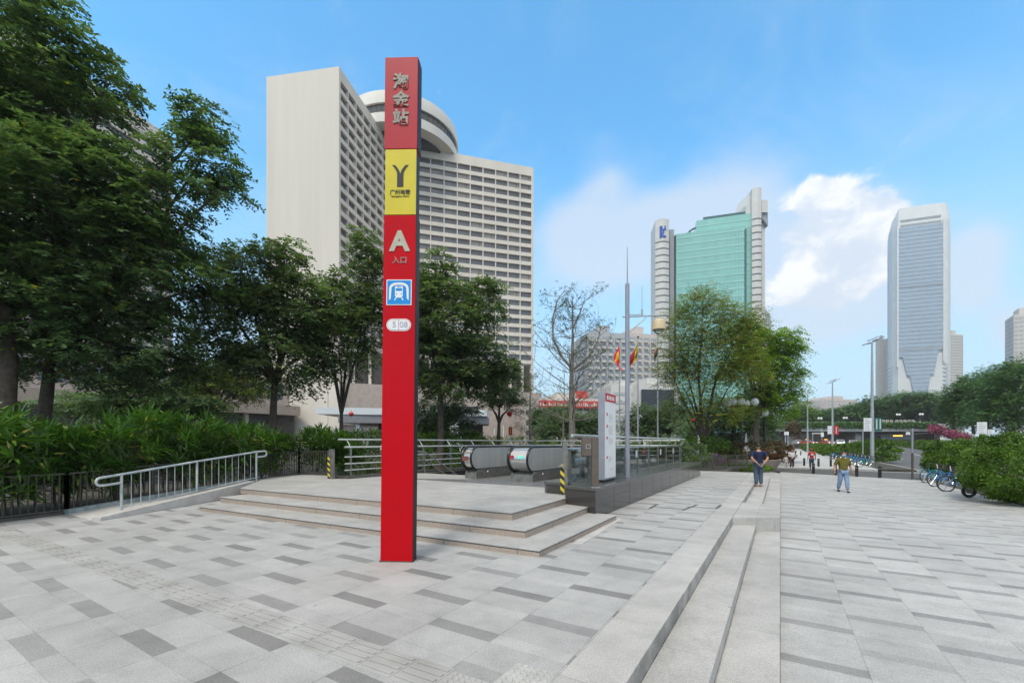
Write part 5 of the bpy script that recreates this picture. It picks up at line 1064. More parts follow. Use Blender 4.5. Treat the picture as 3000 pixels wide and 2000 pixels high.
MB().prism([Vector((X(2185, 233), 233, 0)), Vector((X(2202, 232), 232, 0)), Vector((X(2202, 232), 246, 0)), Vector((X(2185, 233), 246, 0))], zh-1, [gz(600, 233), gz(560, 233), gz(560, 233), gz(600, 233)]).build('crown_fin', M['whitewall'], gt, world=True)
MB().prism([Vector((X(2232, 233), 233, 0)), Vector((X(2249, 233), 233, 0)), Vector((X(2249, 233), 250, 0)), Vector((X(2232, 233), 250, 0))], gz(622, 233), gz(586, 233)).build('side_crown', M['whitewall'], gt, world=True)
MB().prism([Vector((X(2233, 234), 234, 0)), Vector((X(2250, 234), 234, 0)), Vector((X(2250, 234), 248, 0)), Vector((X(2233, 234), 248, 0))], [gz(640, 234), gz(662, 234), gz(662, 234), gz(640, 234)], gz(622, 234)-.02).build('side_bracket', M['greywall'], gt, world=True)
MB().prism([Vector((X(2232, 236), 236, 0)), Vector((X(2241, 236), 236, 0)), Vector((X(2241, 236), 252, 0)), Vector((X(2232, 236), 252, 0))], -.6, gz(640, 236)).build('side_wall', M['whitewall'], gt, world=True)
MB().prism([Vector((X(2240, 262), 262, 0)), Vector((X(2258, 262), 262, 0)), Vector((X(2258, 262), 280, 0)), Vector((X(2240, 262), 280, 0))], -.6, [gz(900, 262), gz(925, 262), gz(925, 262), gz(900, 262)]).build('side_annex', M['greyflat'], gt, world=True)

# blue glass tower far right
Y2 = 450.; bt = thing('blue_glass_tower', 'tall pale tower with a blue glass front tapering to a point at its foot', 'building', (X(2690, Y2), Y2, -.6))
e0, e1 = Vector((X(2633, 452), 452, 0)), Vector((X(2763, 440), 440, 0)); ed = (e1-e0).normalized(); en = Vector((-ed.y, ed.x, 0)); EL = (e1-e0).length
bz = lambda y: EYE+(HZ-y)/F*447; M['blueglass'] = panemat('blue_curtain_wall', (.31, .38, .47), tuple(ed), 3.2, 4.1)
def eb(x0, x1, d0, d1): return [e0+ed*x0+en*d0, e0+ed*x1+en*d0, e0+ed*x1+en*d1, e0+ed*x0+en*d1]
ZT1 = bz(650)
xl, xr = -(2633-2600)/F*449, (2784-2763)/F*440
pq = lambda px, y: Vector((X(px, y), y, 0))
pe = [pq(2603, 476), pq(2614, 461), e0+en*1.5, e1+en*1.5, pq(2777, 441.5), pq(2785, 447), pq(2783, 482), pq(2600, 494)]
bdy_ = MB().prism(pe, -.6, bz(648))
cr = MB(); lo = bz(648); ctr = e0+ed*EL/2+en*20
hi_poly = [p+(ctr-p)*(.16 if i in (0, 1, 7) else .07) for i, p in enumerate(pe)]
vs = [Vector((p.x, p.y, lo)) for p in pe]+[Vector((p.x, p.y, bz(612 if i in (0, 1, 7) else 600))) for i, p in enumerate(hi_poly)]
nP = len(pe); cr.add(vs, [tuple(range(nP, 2*nP))]+[(i, (i+1) % nP, nP+(i+1) % nP, nP+i) for i in range(nP)]); cr.build('crown', M['towerwhite'], bt, world=True)
mb = MB()
for y_ in (655, 640): mb.prism(eb(2, EL-1, 1.2, 1.48), bz(y_)-1, bz(y_)+1)
mb.build('crown_groove', M['greywall'], bt, world=True)
gm_ = MB(); zT, zV, zF = bz(662), bz(1044), bz(1145)
outl = [(0, zT), (EL, zT), (EL, zV+6), (EL*.90, zV+5), (EL*.80, bz(1097)), (EL*.72, bz(1099)), (EL*.66, zF-3), (EL*.34, zF-3), (EL*.27, bz(1101)), (EL*.20, bz(1099)), (EL*.09, zV), (0, zV)]
v0 = [e0+ed*x+en*0+Vector((0, 0, z)) for x, z in outl]; v1 = [p+en*1.6 for p in v0]; k = len(outl)
gm_.add(v0+v1, [tuple(range(k-1, -1, -1)), tuple(range(k, 2*k))]+[(i, (i+1) % k, k+(i+1) % k, k+i) for i in range(k)]); gm_.build('curtain_wall', M['blueglass'], bt, world=True)
mb = MB(); z = zT-4
def span(z):
    if z > zV+6: return .3, EL-.3
    if z > bz(1097): f = (zV+6-z)/(zV+6-bz(1097)); return EL*(.09+.11*f)+.5, EL*(.90-.10*f)-.5
    f = (bz(1097)-z)/(bz(1097)-zF+3); return EL*(.27+.07*min(1, f))+.5, EL*(.72-.06*min(1, f))-.5
while z > zF+2: a_, b_ = span(z); mb.prism(eb(a_, b_, -.3, -.02), z-1.0, z); z -= 4.1
mb.build('floor_bands', M['blueband'], bt, world=True)
for y_ in (838, 1022): MB().prism(eb(.3, EL-.3, -.4, -.03), bz(y_)-.7, bz(y_)+.7).build('plant_floor', M['greywall'], bt, world=True)
mb = MB(); z = bz(700)
while z > 6: mb.prism([pe[7]+Vector((-.3, -.2, 0)), pe[0]+Vector((-.3, -.3, 0)), pe[0]+Vector((.4, .5, 0)), pe[7]+Vector((.4, .2, 0))], z-1.6, z); z -= 4.1
z = zV-8
while z > 6: mb.prism(eb(xl+10, 0.6 if z > zV else EL*.08*0+1, 1.2, 1.6) if False else [pe[0]+Vector((-.1, -.5, 0)), pe[1]+Vector((0, -.5, 0)), pe[1]+Vector((.2, .4, 0)), pe[0]+Vector((.2, .4, 0))], z-1.1, z); mb.prism(eb(EL+.6, EL+xr-2, 1.25, 2.0), z-.6, z); z -= 4.1
bdy_.merge(mb, 1); bdy_.build('body', [M['towerwhite'], M['greyflat']], bt, world=True)
mb = MB(); mb.prism(eb(-1.5, -.02, -.3, 1.5), zV-10, zT+3); mb.prism(eb(EL+.02, EL+1.5, -.3, 1.5), zV-6, zT+3); mb.build('edge_trim', M['towerwhite'], bt, world=True)
# plainer towers and flats
def block(name, label, px0, px1, ytop, d, m, depth=20, skew=0., bands=None, bm='grooves', pitch=3.2, wfrac=.45, cols=0, cat='building', ybase=None):
    q0, q1 = Vector((X(px0, d), d, 0)), Vector((X(px1, d+skew), d+skew, 0)); t = (q1-q0).normalized(); n = Vector((-t.y, t.x, 0)); L = (q1-q0).length; zt = EYE+(HZ-ytop)/F*d
    o = thing(name, label, cat, q0+(q1-q0)*.5+Vector((0, 0, -.6)))
    w = MB(); w.prism([q0, q1, q1+n*depth, q0+n*depth], -.6, zt); w.prism([q0-n*.02+t*L*.3+n*2, q0+t*L*.6+n*2, q0+t*L*.6+n*depth*.7, q0+t*L*.3+n*depth*.7], zt, zt+min(4, zt*.05)+1); w.build('wall', M[m], o, world=True)
    if bands:
        g = MB(); z = zt-2
        while z > 2.5:
            c = cols or 1; step = L/c
            for k in range(c):
                g.prism([q0+t*(k*step+step*.12)-n*.15, q0+t*((k+1)*step-step*.12)-n*.15, q0+t*((k+1)*step-step*.12)+n*.1, q0+t*(k*step+step*.12)+n*.1], z-pitch*wfrac, z)
            g.prism([q0-t*.12+n*depth*.15, q0+n*depth*.15, q0+n*depth*.8, q0-t*.12+n*depth*.8], z-pitch*wfrac, z)
            z -= pitch
        g.build('windows', M[bm], o, world=True)['kind'] = 'stuff'
        if bands > 1:
            g = MB(); z = zt-2-pitch*wfrac
            while z > 2.5:
                for k in range(cols or 1):
                    step = L/(cols or 1); g.prism([q0+t*(k*step+step*.1)-n*1.0, q0+t*((k+1)*step-step*.35)-n*1.0, q0+t*((k+1)*step-step*.35), q0+t*(k*step+step*.1)], z-.9, z)
                z -= pitch
            g.build('balconies', M['whitewall'], o, world=True)['kind'] = 'stuff'
    return o
block('apartment_tower', 'beige slab tower just left of the blue glass tower', 2568, 2600, 995, 520, 'beigewall', skew=-6, bands=1, bm='greywall', cols=1, wfrac=.1)
block('apartment_tower', 'beige tower with a column of small windows right of the blue glass tower', 2783, 2822, 978, 500, 'beigewall', skew=4, bands=1, bm='greywall', cols=5, wfrac=.35)
block('apartment_tower', 'pale apartment tower cut by the right edge of the photograph', 2970, 3030, 922, 330, 'beigewall', skew=-6, bands=1, bm='greyflat', cols=4, wfrac=.5)
block('office_building', 'low pale pink office building far down the street with a blue glazed corner', 2420, 2512, 1168, 420, 'pinkwall', skew=8, bands=1, bm='greyflat', cols=3, wfrac=.25, depth=40)
block('apartment_block', 'grey apartment block with white balconies behind the flags', 1722, 1838, 972, 190, 'greyflat', skew=3, bands=2, bm='greywall', cols=6, pitch=3.0)
block('apartment_block', 'pinkish apartment block right of the grey camera pole', 1842, 1925, 974, 200, 'pinkwall', skew=4, bands=2, bm='greywall', cols=4, pitch=3.0)
block('white_building', 'white building with window strips behind the camera pole', 1790, 1895, 1128, 130, 'whitewall', skew=2, bands=1, bm='greyflat', cols=2, pitch=2.6, wfrac=.35)
ls = block('screen_building', 'white building carrying a large dark advertising screen behind the flagpoles', 1868, 1990, 1122, 128, 'whitewall', skew=2)
sy = 127.2; MB().prism([(X(1880, sy), sy), (X(1980, sy), sy+1.2), (X(1980, sy), sy+1.7), (X(1880, sy), sy+.6)], Zp(1192, sy), Zp(1140, sy)).build('screen', M['screen'], ls, world=True)
rbd = block('shop_building', 'low building with a long red sign board behind the bare kapok tree', 1580, 1770, 1165, 110, 'beigewall', skew=3, bands=1, cols=9, pitch=3.0, wfrac=.4)
sy = 109.; mb = MB(); mb.prism([(X(1578, sy), sy), (X(1765, sy), sy+2.6), (X(1765, sy), sy+3), (X(1578, sy), sy+.5)], Zp(1193, sy), Zp(1172, sy)); sb_ = mb
mb = MB(); rn = random.Random(5); x = 1582
while x < 1760: mb.prism([(X(x, sy), sy-.15+(x-1578)/187*2.6), (X(x+rn.uniform(2, 5), sy), sy-.1+(x-1578)/187*2.6), (X(x+3, sy), sy+.1+(x-1578)/187*2.6)], Zp(1188, sy), Zp(1188-rn.uniform(4, 11), sy)); x += rn.uniform(5, 9)
sb_.merge(mb, 1); sb_.build('sign_board', [M['redbanner'], M['beigewall']], rbd, world=True)
mb = MB(); mb.prism([(X(1690, sy), sy+6), (X(1735, sy), sy+6.5), (X(1735, sy), sy+7), (X(1690, sy), sy+6.5)], Zp(1166, sy), Zp(1136, sy)); mb.build('roof_sign', M['redbanner'], rbd, world=True)

# ================================================================== BRIDGE ACROSS THE ROAD
Yb = 150.; zb_ = lambda y, d=Yb: EYE+(HZ-y)/F*d
br = thing('road_bridge', 'concrete flyover with planted parapet crossing the road in the distance', 'bridge', (X(2520, Yb), Yb, -.6))
bl, brr = X(2230, Yb), X(2742, Yb)
MB().prism([(bl, Yb), (brr, Yb), (brr, Yb+14), (bl, Yb+14)], zb_(1263), zb_(1254)).build('deck', M['whitewall'], br, world=True)
MB().prism([(bl, Yb+.6), (brr, Yb+.6), (brr, Yb+13.4), (bl, Yb+13.4)], zb_(1268), zb_(1262)-.01).build('girder', M['shadewall'], br, world=True)
MB().prism([(bl, Yb+.1), (brr, Yb+.1), (brr, Yb+.5), (bl, Yb+.5)], zb_(1255)+.003, zb_(1240)).build('parapet', M['kerb'], br, world=True)
for px in (2318, 2515, 2745): MB().prism([(X(px-9, Yb+2), Yb+2), (X(px+9, Yb+2), Yb+2), (X(px+9, Yb+2), Yb+11), (X(px-9, Yb+2), Yb+11)], -.6, zb_(1268)-.01).build('pier', M['kerb'] if px < 2700 else M['shadewall'], br, world=True)
MB().tube([(bl, Yb+.3, zb_(1236)), (brr, Yb+.3, zb_(1236))], .09, 6).build('rail', M['palepole'], br, world=True)
MB().prism([(bl, Yb+60), (brr+60, Yb+60), (brr+60, Yb+61), (bl, Yb+61)], -.6, 6.).build('far_abutment', M['shadewall'], br, world=True)
rng = np.random.default_rng(9); n = 6000
pp = np.stack([rng.uniform(bl, brr, n), Yb-.3+rng.normal(size=n)*.35, zb_(1245)+rng.normal(size=n)*.5], 1); dd = nrm(rng.normal(size=(n, 3))+[0, -.6, .2])
ph = thing('parapet_hedge', 'long trailing green hedge planted along the flyover parapet', 'hedge', (0, 0, 0)); mesh_np('foliage', leaf_quads(pp, dd, nrm(rng.normal(size=(n, 3))), np.full(n, .65), np.full(n, .4)), 4, M['leafE'], ph)
for k, px in enumerate((2588, 2600, 2612, 2628, 2640, 2652, 2664, 2676)):
    x = X(px, Yb); mb = MB(); w = .45
    mb.box(x-w, x-w+.2, Yb, Yb+.2, zb_(1240), zb_(1240)+1.2); mb.box(x+w-.2, x+w, Yb, Yb+.2, zb_(1240), zb_(1240)+1.2); mb.box(x-w+.2, x+w-.2, Yb, Yb+.2, zb_(1240)+.95, zb_(1240)+1.2); mb.box(x-w+.2, x+w-.2, Yb, Yb+.2, zb_(1240)+.4, zb_(1240)+.6); mb.build('ornament', M['beigewall'], br, world=True)
sw = thing('stair_ramp', 'pale sloping stairway ramp at the right end of the flyover', 'stairs', (X(2790, 140), 140, -.6))
mb = MB(); d_ = 143.; mb.add([Vector(p) for p in [(X(2745, d_), d_, zb_(1240, d_)), (X(2770, d_), d_, zb_(1240, d_)), (X(2870, d_), d_, zb_(1287, d_)), (X(2830, d_), d_, zb_(1290, d_)), (X(2745, d_), d_+4, zb_(1240, d_)), (X(2770, d_), d_+4, zb_(1240, d_)), (X(2870, d_), d_+4, zb_(1287, d_)), (X(2830, d_), d_+4, zb_(1290, d_))]], [(0, 3, 2, 1), (4, 5, 6, 7), (0, 1, 5, 4), (1, 2, 6, 5), (2, 3, 7, 6), (3, 0, 4, 7)]); mb.build('ramp', M['kerb'], sw, world=True)
MB().tube([(X(2770, d_), d_, zb_(1236, d_)), (X(2870, d_), d_, zb_(1283, d_))], .22, 6).build('handrail', M['white'], sw, world=True)
n = 2600; tt = rng.random(n); px = 2722+tt*120; pyy = 1247+tt*34+rng.normal(size=n)*5+6; dist = 139+rng.normal(size=n)*1.2
pp = np.stack([(px-CXP)/F*dist, dist, EYE+(HZ-pyy)/F*dist], 1); bg = thing('bougainvillea', 'magenta bougainvillea spilling down beside the stairway ramp', 'flowers', (0, 0, 0)); mesh_np('foliage', leaf_quads(pp, nrm(rng.normal(size=(n, 3))), nrm(rng.normal(size=(n, 3))), np.full(n, .7), np.full(n, .5)), 4, M['leafBoug'], bg)
n = 1200; px = rng.uniform(2300, 2345, n); pyy = 1258+rng.normal(size=n)*10; dist = 146+rng.normal(size=n)
pp = np.stack([(px-CXP)/F*dist, dist, EYE+(HZ-pyy)/F*dist], 1); b2 = thing('bougainvillea', 'dull red creeper hanging from the left end of the flyover', 'flowers', (0, 0, 0)); mesh_np('foliage', leaf_quads(pp, nrm(rng.normal(size=(n, 3))), nrm(rng.normal(size=(n, 3))), np.full(n, .65), np.full(n, .45)), 4, M['leafR'], b2)
# ================================================================== STREET FURNITURE
def at(px, py, z): return G(px, py, z)
def lamp_post(label, px, y, ytop, r=.16):
    z0 = -.45; b = Vector((X(px, y), y, z0)); H = Zp(ytop, y)-z0
    t = thing('street_lamp', label, 'street lamp', b, R(-20), 'tall street lamps along the walkway')
    MB().tube([(0, 0, 0), (0, 0, H*.32), (0, 0, H-.3)], [r, r*.85, r*.42], 14).build('pole', M['palepole'], t, smooth=True)
    MB().lathe((0, 0, 0), [(r*1.5, 0), (r*1.5, .04), (r*1.1, .08), (r*1.05, .5), (r*.98, .55)], 16).build('base', M['palepole'], t, smooth=True)
    MB().tube([(-.4, 0, H-.42), (0, 0, H-.3), (.5, 0, H-.05)], .05, 8).build('arm', M['palepole'], t, smooth=True)
    for x0, z0_, x1, z1 in ((-.80, H-.50, -.15, H-.28), (.05, H-.12, 1.0, H+.22), (-.35, H-.08, .45, H+.25)):
        MB().bar((x0, .0, z0_), (x1, .0, z1), .42, .09).build('lamp_head', M['greypole'], t, bevel=.02)
    return t
lp1 = lamp_post('nearest tall street lamp with three flat heads carrying a white board and a green banner', 2555, 45.5, 995, .19)
lp2 = lamp_post('second tall street lamp down the street with a red banner', 2439, 73, 1114, .19)
lp3 = lamp_post('third and farthest tall street lamp down the street', 2366, 92, 1150, .18)
def board(name, label, px0, px1, y0, y1, y, m, lines=None, lm='inkgray', th=.06, vertical=False, seed=1):
    o = thing(name, label, 'sign', (X((px0+px1)/2, y), y, Zp((y0+y1)/2, y)))
    xa, xb, za, zb2 = X(px0, y), X(px1, y), Zp(y1, y), Zp(y0, y)
    MB().box(xa, xb, y, y+th, za, zb2).build('panel', M[m], o, world=True, bevel=.01)
    if lines:
        mb = MB(); rn = random.Random(seed); w, h_ = xb-xa, zb2-za
        for k in range(lines):
            if vertical:
                cx = xa+w*(k+.5)/lines; z = zb2-h_*.12
                while z > za+h_*.14: mb.box(cx-w*.09, cx+w*.09, y-.012, y-.001, z-h_*.055, z); z -= h_*.075
            else:
                z = zb2-h_*(k+.7)/(lines+.4); mb.box(xa+w*.12, xa+w*rn.uniform(.5, .9), y-.012, y-.001, z-h_*.025, z+h_*.025)
        mb.build('text_lines', M[lm], o, world=True)
    return o
board('sign', 'white notice board beside the nearest street lamp', 2531, 2554, 1224, 1263, 45.2, 'white', 7)
board('banner', 'green banner with vertical white lettering on the nearest street lamp', 2563, 2584, 1223, 1262, 45.3, 'green', 2, 'white', .03, True)
board('sign', 'small white notice board beside the second street lamp', 2425, 2437, 1247, 1271, 72.7, 'white', 4)
board('banner', 'small red banner on the second street lamp', 2443, 2457, 1247, 1273, 72.7, 'redpanel', 1, 'white', .03, True)
def post(name, label, px, yb, z, ytop, r, m, cat='post', m2=None):
    b = at(px, yb, z); t = thing(name, label, cat, b); zt = Zp(ytop, b.y)-z
    if m2:
        MB().tube([(0, 0, 0), (0, 0, zt*.52)], r*1.12, 10).build('lower_sleeve', M[m2], t, smooth=True); MB().tube([(0, 0, zt*.52), (0, 0, zt)], r, 10).build('pole', M[m], t, smooth=True)
    else: MB().tube([(0, 0, 0), (0, 0, zt)], r, 10).build('pole', M[m], t, smooth=True)
    MB().lathe((0, 0, 0), [(r*2.2, 0), (r*2.2, .03), (r*1.2, .05)], 10).build('base_plate', M['oldsteel'], t); return t
post('thin_post', 'thin two-tone grey and black post at the kerb in front of the small bush', 2673, 1405, -.45, 1254, .048, 'greypole', m2='fence')
post('thin_post', 'thin pale post left of the nearest street lamp', 2528, 1361, -.45, 1262, .045, 'palepole')
post('garden_lamp', 'short white garden lamp post beside the olive tinged tree trunk', 2047, 1344, .0, 1268, .10, 'white', 'lamp')
mb = MB(); gl_ = [o for o in COL.objects if o.name == 'garden_lamp'][0]; mb.ball((-.12, 0, Zp(1266, gl_.location.y)), .16, 12, 8); mb.build('lamp_head', M['opal'], gl_, smooth=True)
def two_leg_sign(label, px0, px1, y0, y1, y):
    o = board('road_sign', label, px0, px1, y0, y1, y, 'white', 5)
    for px in (px0+(px1-px0)*.35, px1-(px1-px0)*.1): MB().tube([(X(px, y), y+.12, -.4), (X(px, y), y+.12, Zp(y0+4, y))], .06, 8).build('leg', M['palepole'], o, world=True)
two_leg_sign('white road sign on two legs in front of the dark trees beyond the road', 2863, 2892, 1236, 1271, 52)
two_leg_sign('small grey road sign just right of the larger white road sign', 2895, 2908, 1258, 1274, 60)
two_leg_sign('small white sign on a pole far down the left edge of the walkway', 2298, 2311, 1264, 1274, 62)
two_leg_sign('small pale sign under the right half of the flyover', 2654, 2667, 1265, 1281, 140)
def gantry():
    y = 128.; o = thing('traffic_gantry', 'small white traffic signal gantry under the flyover', 'traffic sign', (X(2393, y), y, -.55))
    for px in (2381, 2408): MB().tube([(X(px, y), y, -.55), (X(px, y), y, Zp(1268, y))], .09, 8).build('post', M['palepole'], o, world=True)
    MB().bar((X(2379, y), y, Zp(1269, y)), (X(2410, y), y, Zp(1269, y)), .22).build('beam', M['white'], o, world=True)
    MB().box(X(2405, y), X(2413, y), y-.1, y+.1, Zp(1279, y), Zp(1266, y)).build('signal_box', M['white'], o, world=True)
gantry()
# globe lamps
def globe_lamp(label, px, y, yt, yb, n, r, name='globe_lamp', sp=None):
    b = Vector((X(px, y), y, yb)); t = thing(name, label, 'lamp', b); H = Zp(yt, y)-yb
    MB().tube([(0, 0, 0), (0, 0, H-r)], max(.05, r*.3), 10).build('pole', M['black'], t, smooth=True)
    w = sp or r*2.4
    for k in range(n):
        x = (k-(n-1)/2)*w if n > 1 else 0
        z = H-(0 if n < 3 else .25*abs(math.cos(k*2.1))); MB().ball((x, .25*(k % 2), z), r, 16, 10).build('globe', M['opal'], t, smooth=True)
        if n > 1: MB().tube([(0, 0, H-r*1.6), (x, .25*(k % 2), z-r*.9)], max(.03, r*.14), 6).build('arm', M['black'], t)
    return t
globe_lamp('dark post with a cluster of big white globe lamps among the tree leaves', 2172, 33.6, 1172, -.4, 5, .29, sp=.52)
globe_lamp('single white globe lamp low in the shade below the globe cluster', 2240, 42, 1208, -.4, 1, .38)
for i, (px, yt) in enumerate(((2403, 1225), (2477, 1224), (2633, 1214), (2700, 1213))): globe_lamp('%s small twin globe lamp on the flyover from the left' % ORD[i], px, 152, yt, zb_(1252), 2, .38, sp=1.1)
# bollards
def bollard(px, yb, label, proto=[None]):
    p = at(px, yb, -.45)
    if proto[0] is None:
        t = thing('bollard', label, 'bollard', p, 0, 'black bollards at the driveway')
        MB().lathe((0, 0, 0), [(.085, 0), (.085, .60), (.088, .605), (.088, .66), (.07, .70), (.0, .705)], 16).build('post', M['black'], t, smooth=True)
        MB().lathe((0, 0, 0), [(.0885, .53), (.0885, .57)], 16).build('band', M['oldsteel'], t, smooth=True); proto[0] = t
    else: t = copy_tree(proto[0]); t['label'] = label; t.location = p
    return t
for px, yb, lab in ((2577.5, 1399, 'rightmost black bollard of the near row at the plaza edge'), (2510, 1395.5, 'black bollard just right of the man in the olive shirt'), (2447, 1391, 'black bollard just left of the man in the olive shirt'), (2383, 1387, 'leftmost black bollard of the near row in front of the person in red'),
                    (2356, 1364, 'leftmost black bollard of the far row left of the person in red'), (2398, 1366, 'black bollard of the far row just right of the person in red'), (2434, 1366, 'rightmost black bollard of the far row'), (2330, 1334, 'tiny far bollard left on the walkway near the bridge'), (2346, 1333, 'tiny far bollard right on the walkway near the bridge')): bollard(px, yb, lab)
# flags
def flag(label, px, y, ytop, zb, fl, seed):
    b = Vector((X(px, y), y, zb)); t = thing('flagpole', fl[0], 'flagpole', b, 0, 'flagpoles in front of the hotel'); H = Zp(ytop, y)-zb
    MB().tube([(0, 0, 0), (0, 0, H)], [.085, .045], 10).build('pole', M['palepole'], t, smooth=True)
    MB().ball((0, 0, H+.06), (.14, .14, .09), 10, 6).build('finial', M['brownfascia'], t, smooth=True)
    if label:
        z1, z0, xf, fn, mats = fl[1:]; nu, nv = 16, 14; rd = random.Random(seed); mb = MB(); vs = []
        for i in range(nu+1):
            for j in range(nv+1):
                u, v = i/nu, j/nv       # u along the fly, v down the hoist
                x = xf*u*(.55+.45*v)+(.95*u*v*v if seed == 2 else 0)+.10*math.sin(v*3+u*5)*u; yy = .16*math.sin(u*9+v*2.5)*u+.05*math.sin(v*9)
                z = z1-(z1-z0)*(v*(.50+.05*u)+u*.44*(1-.12*v))
                vs.append((b.x+x, b.y+yy-.05, z))
        fs, ms = [], []
        for i in range(nu):
            for j in range(nv): fs.append((i*(nv+1)+j, i*(nv+1)+j+1, (i+1)*(nv+1)+j+1, (i+1)*(nv+1)+j)); ms.append(fn((i+.5)/nu, (j+.5)/nv))
        mb.v = [Vector(q) for q in vs]; mb.f = fs; mb.m = ms; o = mb.build('flag', [M[q] for q in mats], None, smooth=True); sm = o.modifiers.new('Solid', 'SOLIDIFY'); sm.thickness = .01
        tag(o, label, 'flag', 'flags on the hotel flagpoles')
yF = 40.
def f_star(u, v): return 1 if (u-.45)**2*1.6+(v-.5)**2 < .06 or (abs(v-.5) < .09 and u > .4 and u < .85) else 0
def f_lion(u, v):
    if v < .05 or v > .93 or u < .04 or u > .95: return 3
    if u < .32: return 0 if u < .18 else 1
    if u < .37: return 3
    return 2
flag(None, 1761, yF, 1003, .0, ('bare flagpole without a flag left of the information board',), 1)
flag('red flag with a yellow emblem drooping left of the grey camera pole', 1815, yF, 994, .0, ('flagpole of the red flag, left of the grey camera pole', Zp(1002, yF), Zp(1096, yF), -.8, f_star, ['flagred', 'flagyellow']), 2)
flag('drooping flag with green, orange and maroon fields and yellow border', 1869, yF, 988, .0, ('flagpole of the green, orange and maroon flag', Zp(1000, yF), Zp(1098, yF), -1.15, f_lion, ['flaggreen', 'flagorange', 'flagmaroon', 'flagyellow']), 3)
flag('dark flag with a red corner half hidden by the olive tinged tree', 1927, yF, 978, .0, ('rightmost flagpole beside the olive tinged tree', Zp(1006, yF), Zp(1072, yF), -.42, lambda u, v: 0 if v < .3 else 1, ['flagred', 'flagdark']), 4)
# red lantern and banner in the forecourt
def lantern(label, px, py, y, r):
    t = thing('lantern', label, 'lantern', (X(px, y), y, Zp(py, y)), 0, 'red lanterns in the trees')
    MB().lathe((0, 0, 0), [(r*.35, -r*.85), (r*.75, -r*.6), (r, 0), (r*.75, r*.6), (r*.35, r*.85)], 14).build('shade', M['redpanel'], t, smooth=True)
    MB().tube([(0, 0, -r*.8), (0, 0, -r*1.7)], r*.08, 6).build('tassel', M['redpanel'], t); MB().tube([(0, 0, r*.8), (0, 0, r*1.6)], r*.05, 6).build('cord', M['black'], t)
lantern('red lantern hanging from the small forked tree', 1493, 1212, 30.5, .20); lantern('red lantern far right of the pylon beside the hotel edge', 1597, 1178, 36, .16); lantern('small red lantern under the white canopy left of the pylon', 1029, 1212, 60, .35); lantern('orange red lantern in the olive tinged tree', 2030, 1230, 32, .14)
rb2 = board('banner', 'small red vertical banner standing under the lantern tree', 1490, 1501, 1250, 1274, 33, 'redpanel', 1, 'flagyellow', .04, True)
MB().tube([(X(1495.5, 33.1), 33.1, 0), (X(1495.5, 33.1), 33.1, Zp(1246, 33))], .03, 6).build('pole', M['palepole'], rb2, world=True)
# white stone ornament seen below the globe lamps, fountain by the canopy
so = thing('stone_ornament', 'small white tiered stone ornament behind the round planter', 'ornament', (X(2186, 44), 44, -.3))
MB().lathe((0, 0, 0), [(.35, 0), (.35, .9), (.2, 1.0), (.34, 1.1), (.3, 1.4), (.16, 1.5), (.22, 1.65), (.10, 1.95), (.13, 2.05), (.03, 2.9)], 16).build('body', M['white'], so, smooth=True)
fo = thing('fountain', 'white splashing fountain jet in front of the hotel right of the pylon', 'fountain', (X(1325, 55), 55, -.3))
rng = np.random.default_rng(4); n = 1400; hgt = rng.random(n)**.7; rad = (.15+.55*np.sin(hgt*2.6))*rng.random(n); an = rng.random(n)*6.283
pp = np.stack([rad*np.cos(an), rad*np.sin(an), hgt*3.6*(1-.5*(rad/1.0)**2)+.5], 1)
mesh_np('water_jet', leaf_quads(pp, nrm(rng.normal(size=(n, 3))), nrm(rng.normal(size=(n, 3))), np.full(n, .14), np.full(n, .09)), 4, M['opal'], fo)
MB().lathe((0, 0, 0), [(2.0, 0), (2.0, .5), (1.8, .5), (1.8, .3), (.1, .3)], 28).build('basin', M['kerb'], fo, smooth=True)
# low bar fence at the far edge of the upper plaza
bar_fence('low dark bar fence with flowers behind it at the far end of the plinth', [W(-4.0, 27.6, -.02), Vector((X(2190, 29.3), 29.3, -.02))], .85, .16)

# ================================================================== PEOPLE
def skin_mesh(name, pts, edges, m, parent, sub=2):
    me = bpy.data.meshes.new(name); me.from_pydata([p[:3] for p in pts], edges, []); o = bpy.data.objects.new(name, me); COL.objects.link(o)
    o.modifiers.new('Skin', 'SKIN')
    for i, p in enumerate(pts): o.data.skin_vertices[0].data[i].radius = (p[3], p[4] if len(p) > 4 else p[3]); o.data.skin_vertices[0].data[i].use_root = (i == 0)
    s = o.modifiers.new('Sub', 'SUBSURF'); s.levels = s.render_levels = sub
    dg = bpy.context.evaluated_depsgraph_get(); me2 = bpy.data.meshes.new_from_object(o.evaluated_get(dg)); o.modifiers.clear(); o.data = me2; me2.name = name
    bpy.data.meshes.remove(me); me2.materials.clear(); me2.materials.append(m); me2.polygons.foreach_set('use_smooth', [True]*len(me2.polygons)); o.parent = parent; return o
def join_into(o, parts):
    bm = bmesh.new(); bm.from_mesh(o.data)
    for q in parts: bm.from_mesh(q.data)
    bm.to_mesh(o.data); bm.free()
    for q in parts: bpy.data.objects.remove(q)
    o.data.polygons.foreach_set('use_smooth', [True]*len(o.data.polygons))
BASE = dict(pel=(0, 0, .53), wai=(0, .005, .61), che=(0, 0, .73), nec=(0, 0, .825), hb=(0, .005, .865),
            sh=((-.108, 0, .80), (.108, 0, .80)), el=((-.150, -.02, .635), (.150, -.02, .635)), wr=((-.155, .03, .49), (.155, .03, .49)),
            hip=((-.052, 0, .50), (.052, 0, .50)), kn=((-.058, .02, .28), (.058, .02, .28)), an=((-.06, -.015, .045), (.06, -.015, .045)))
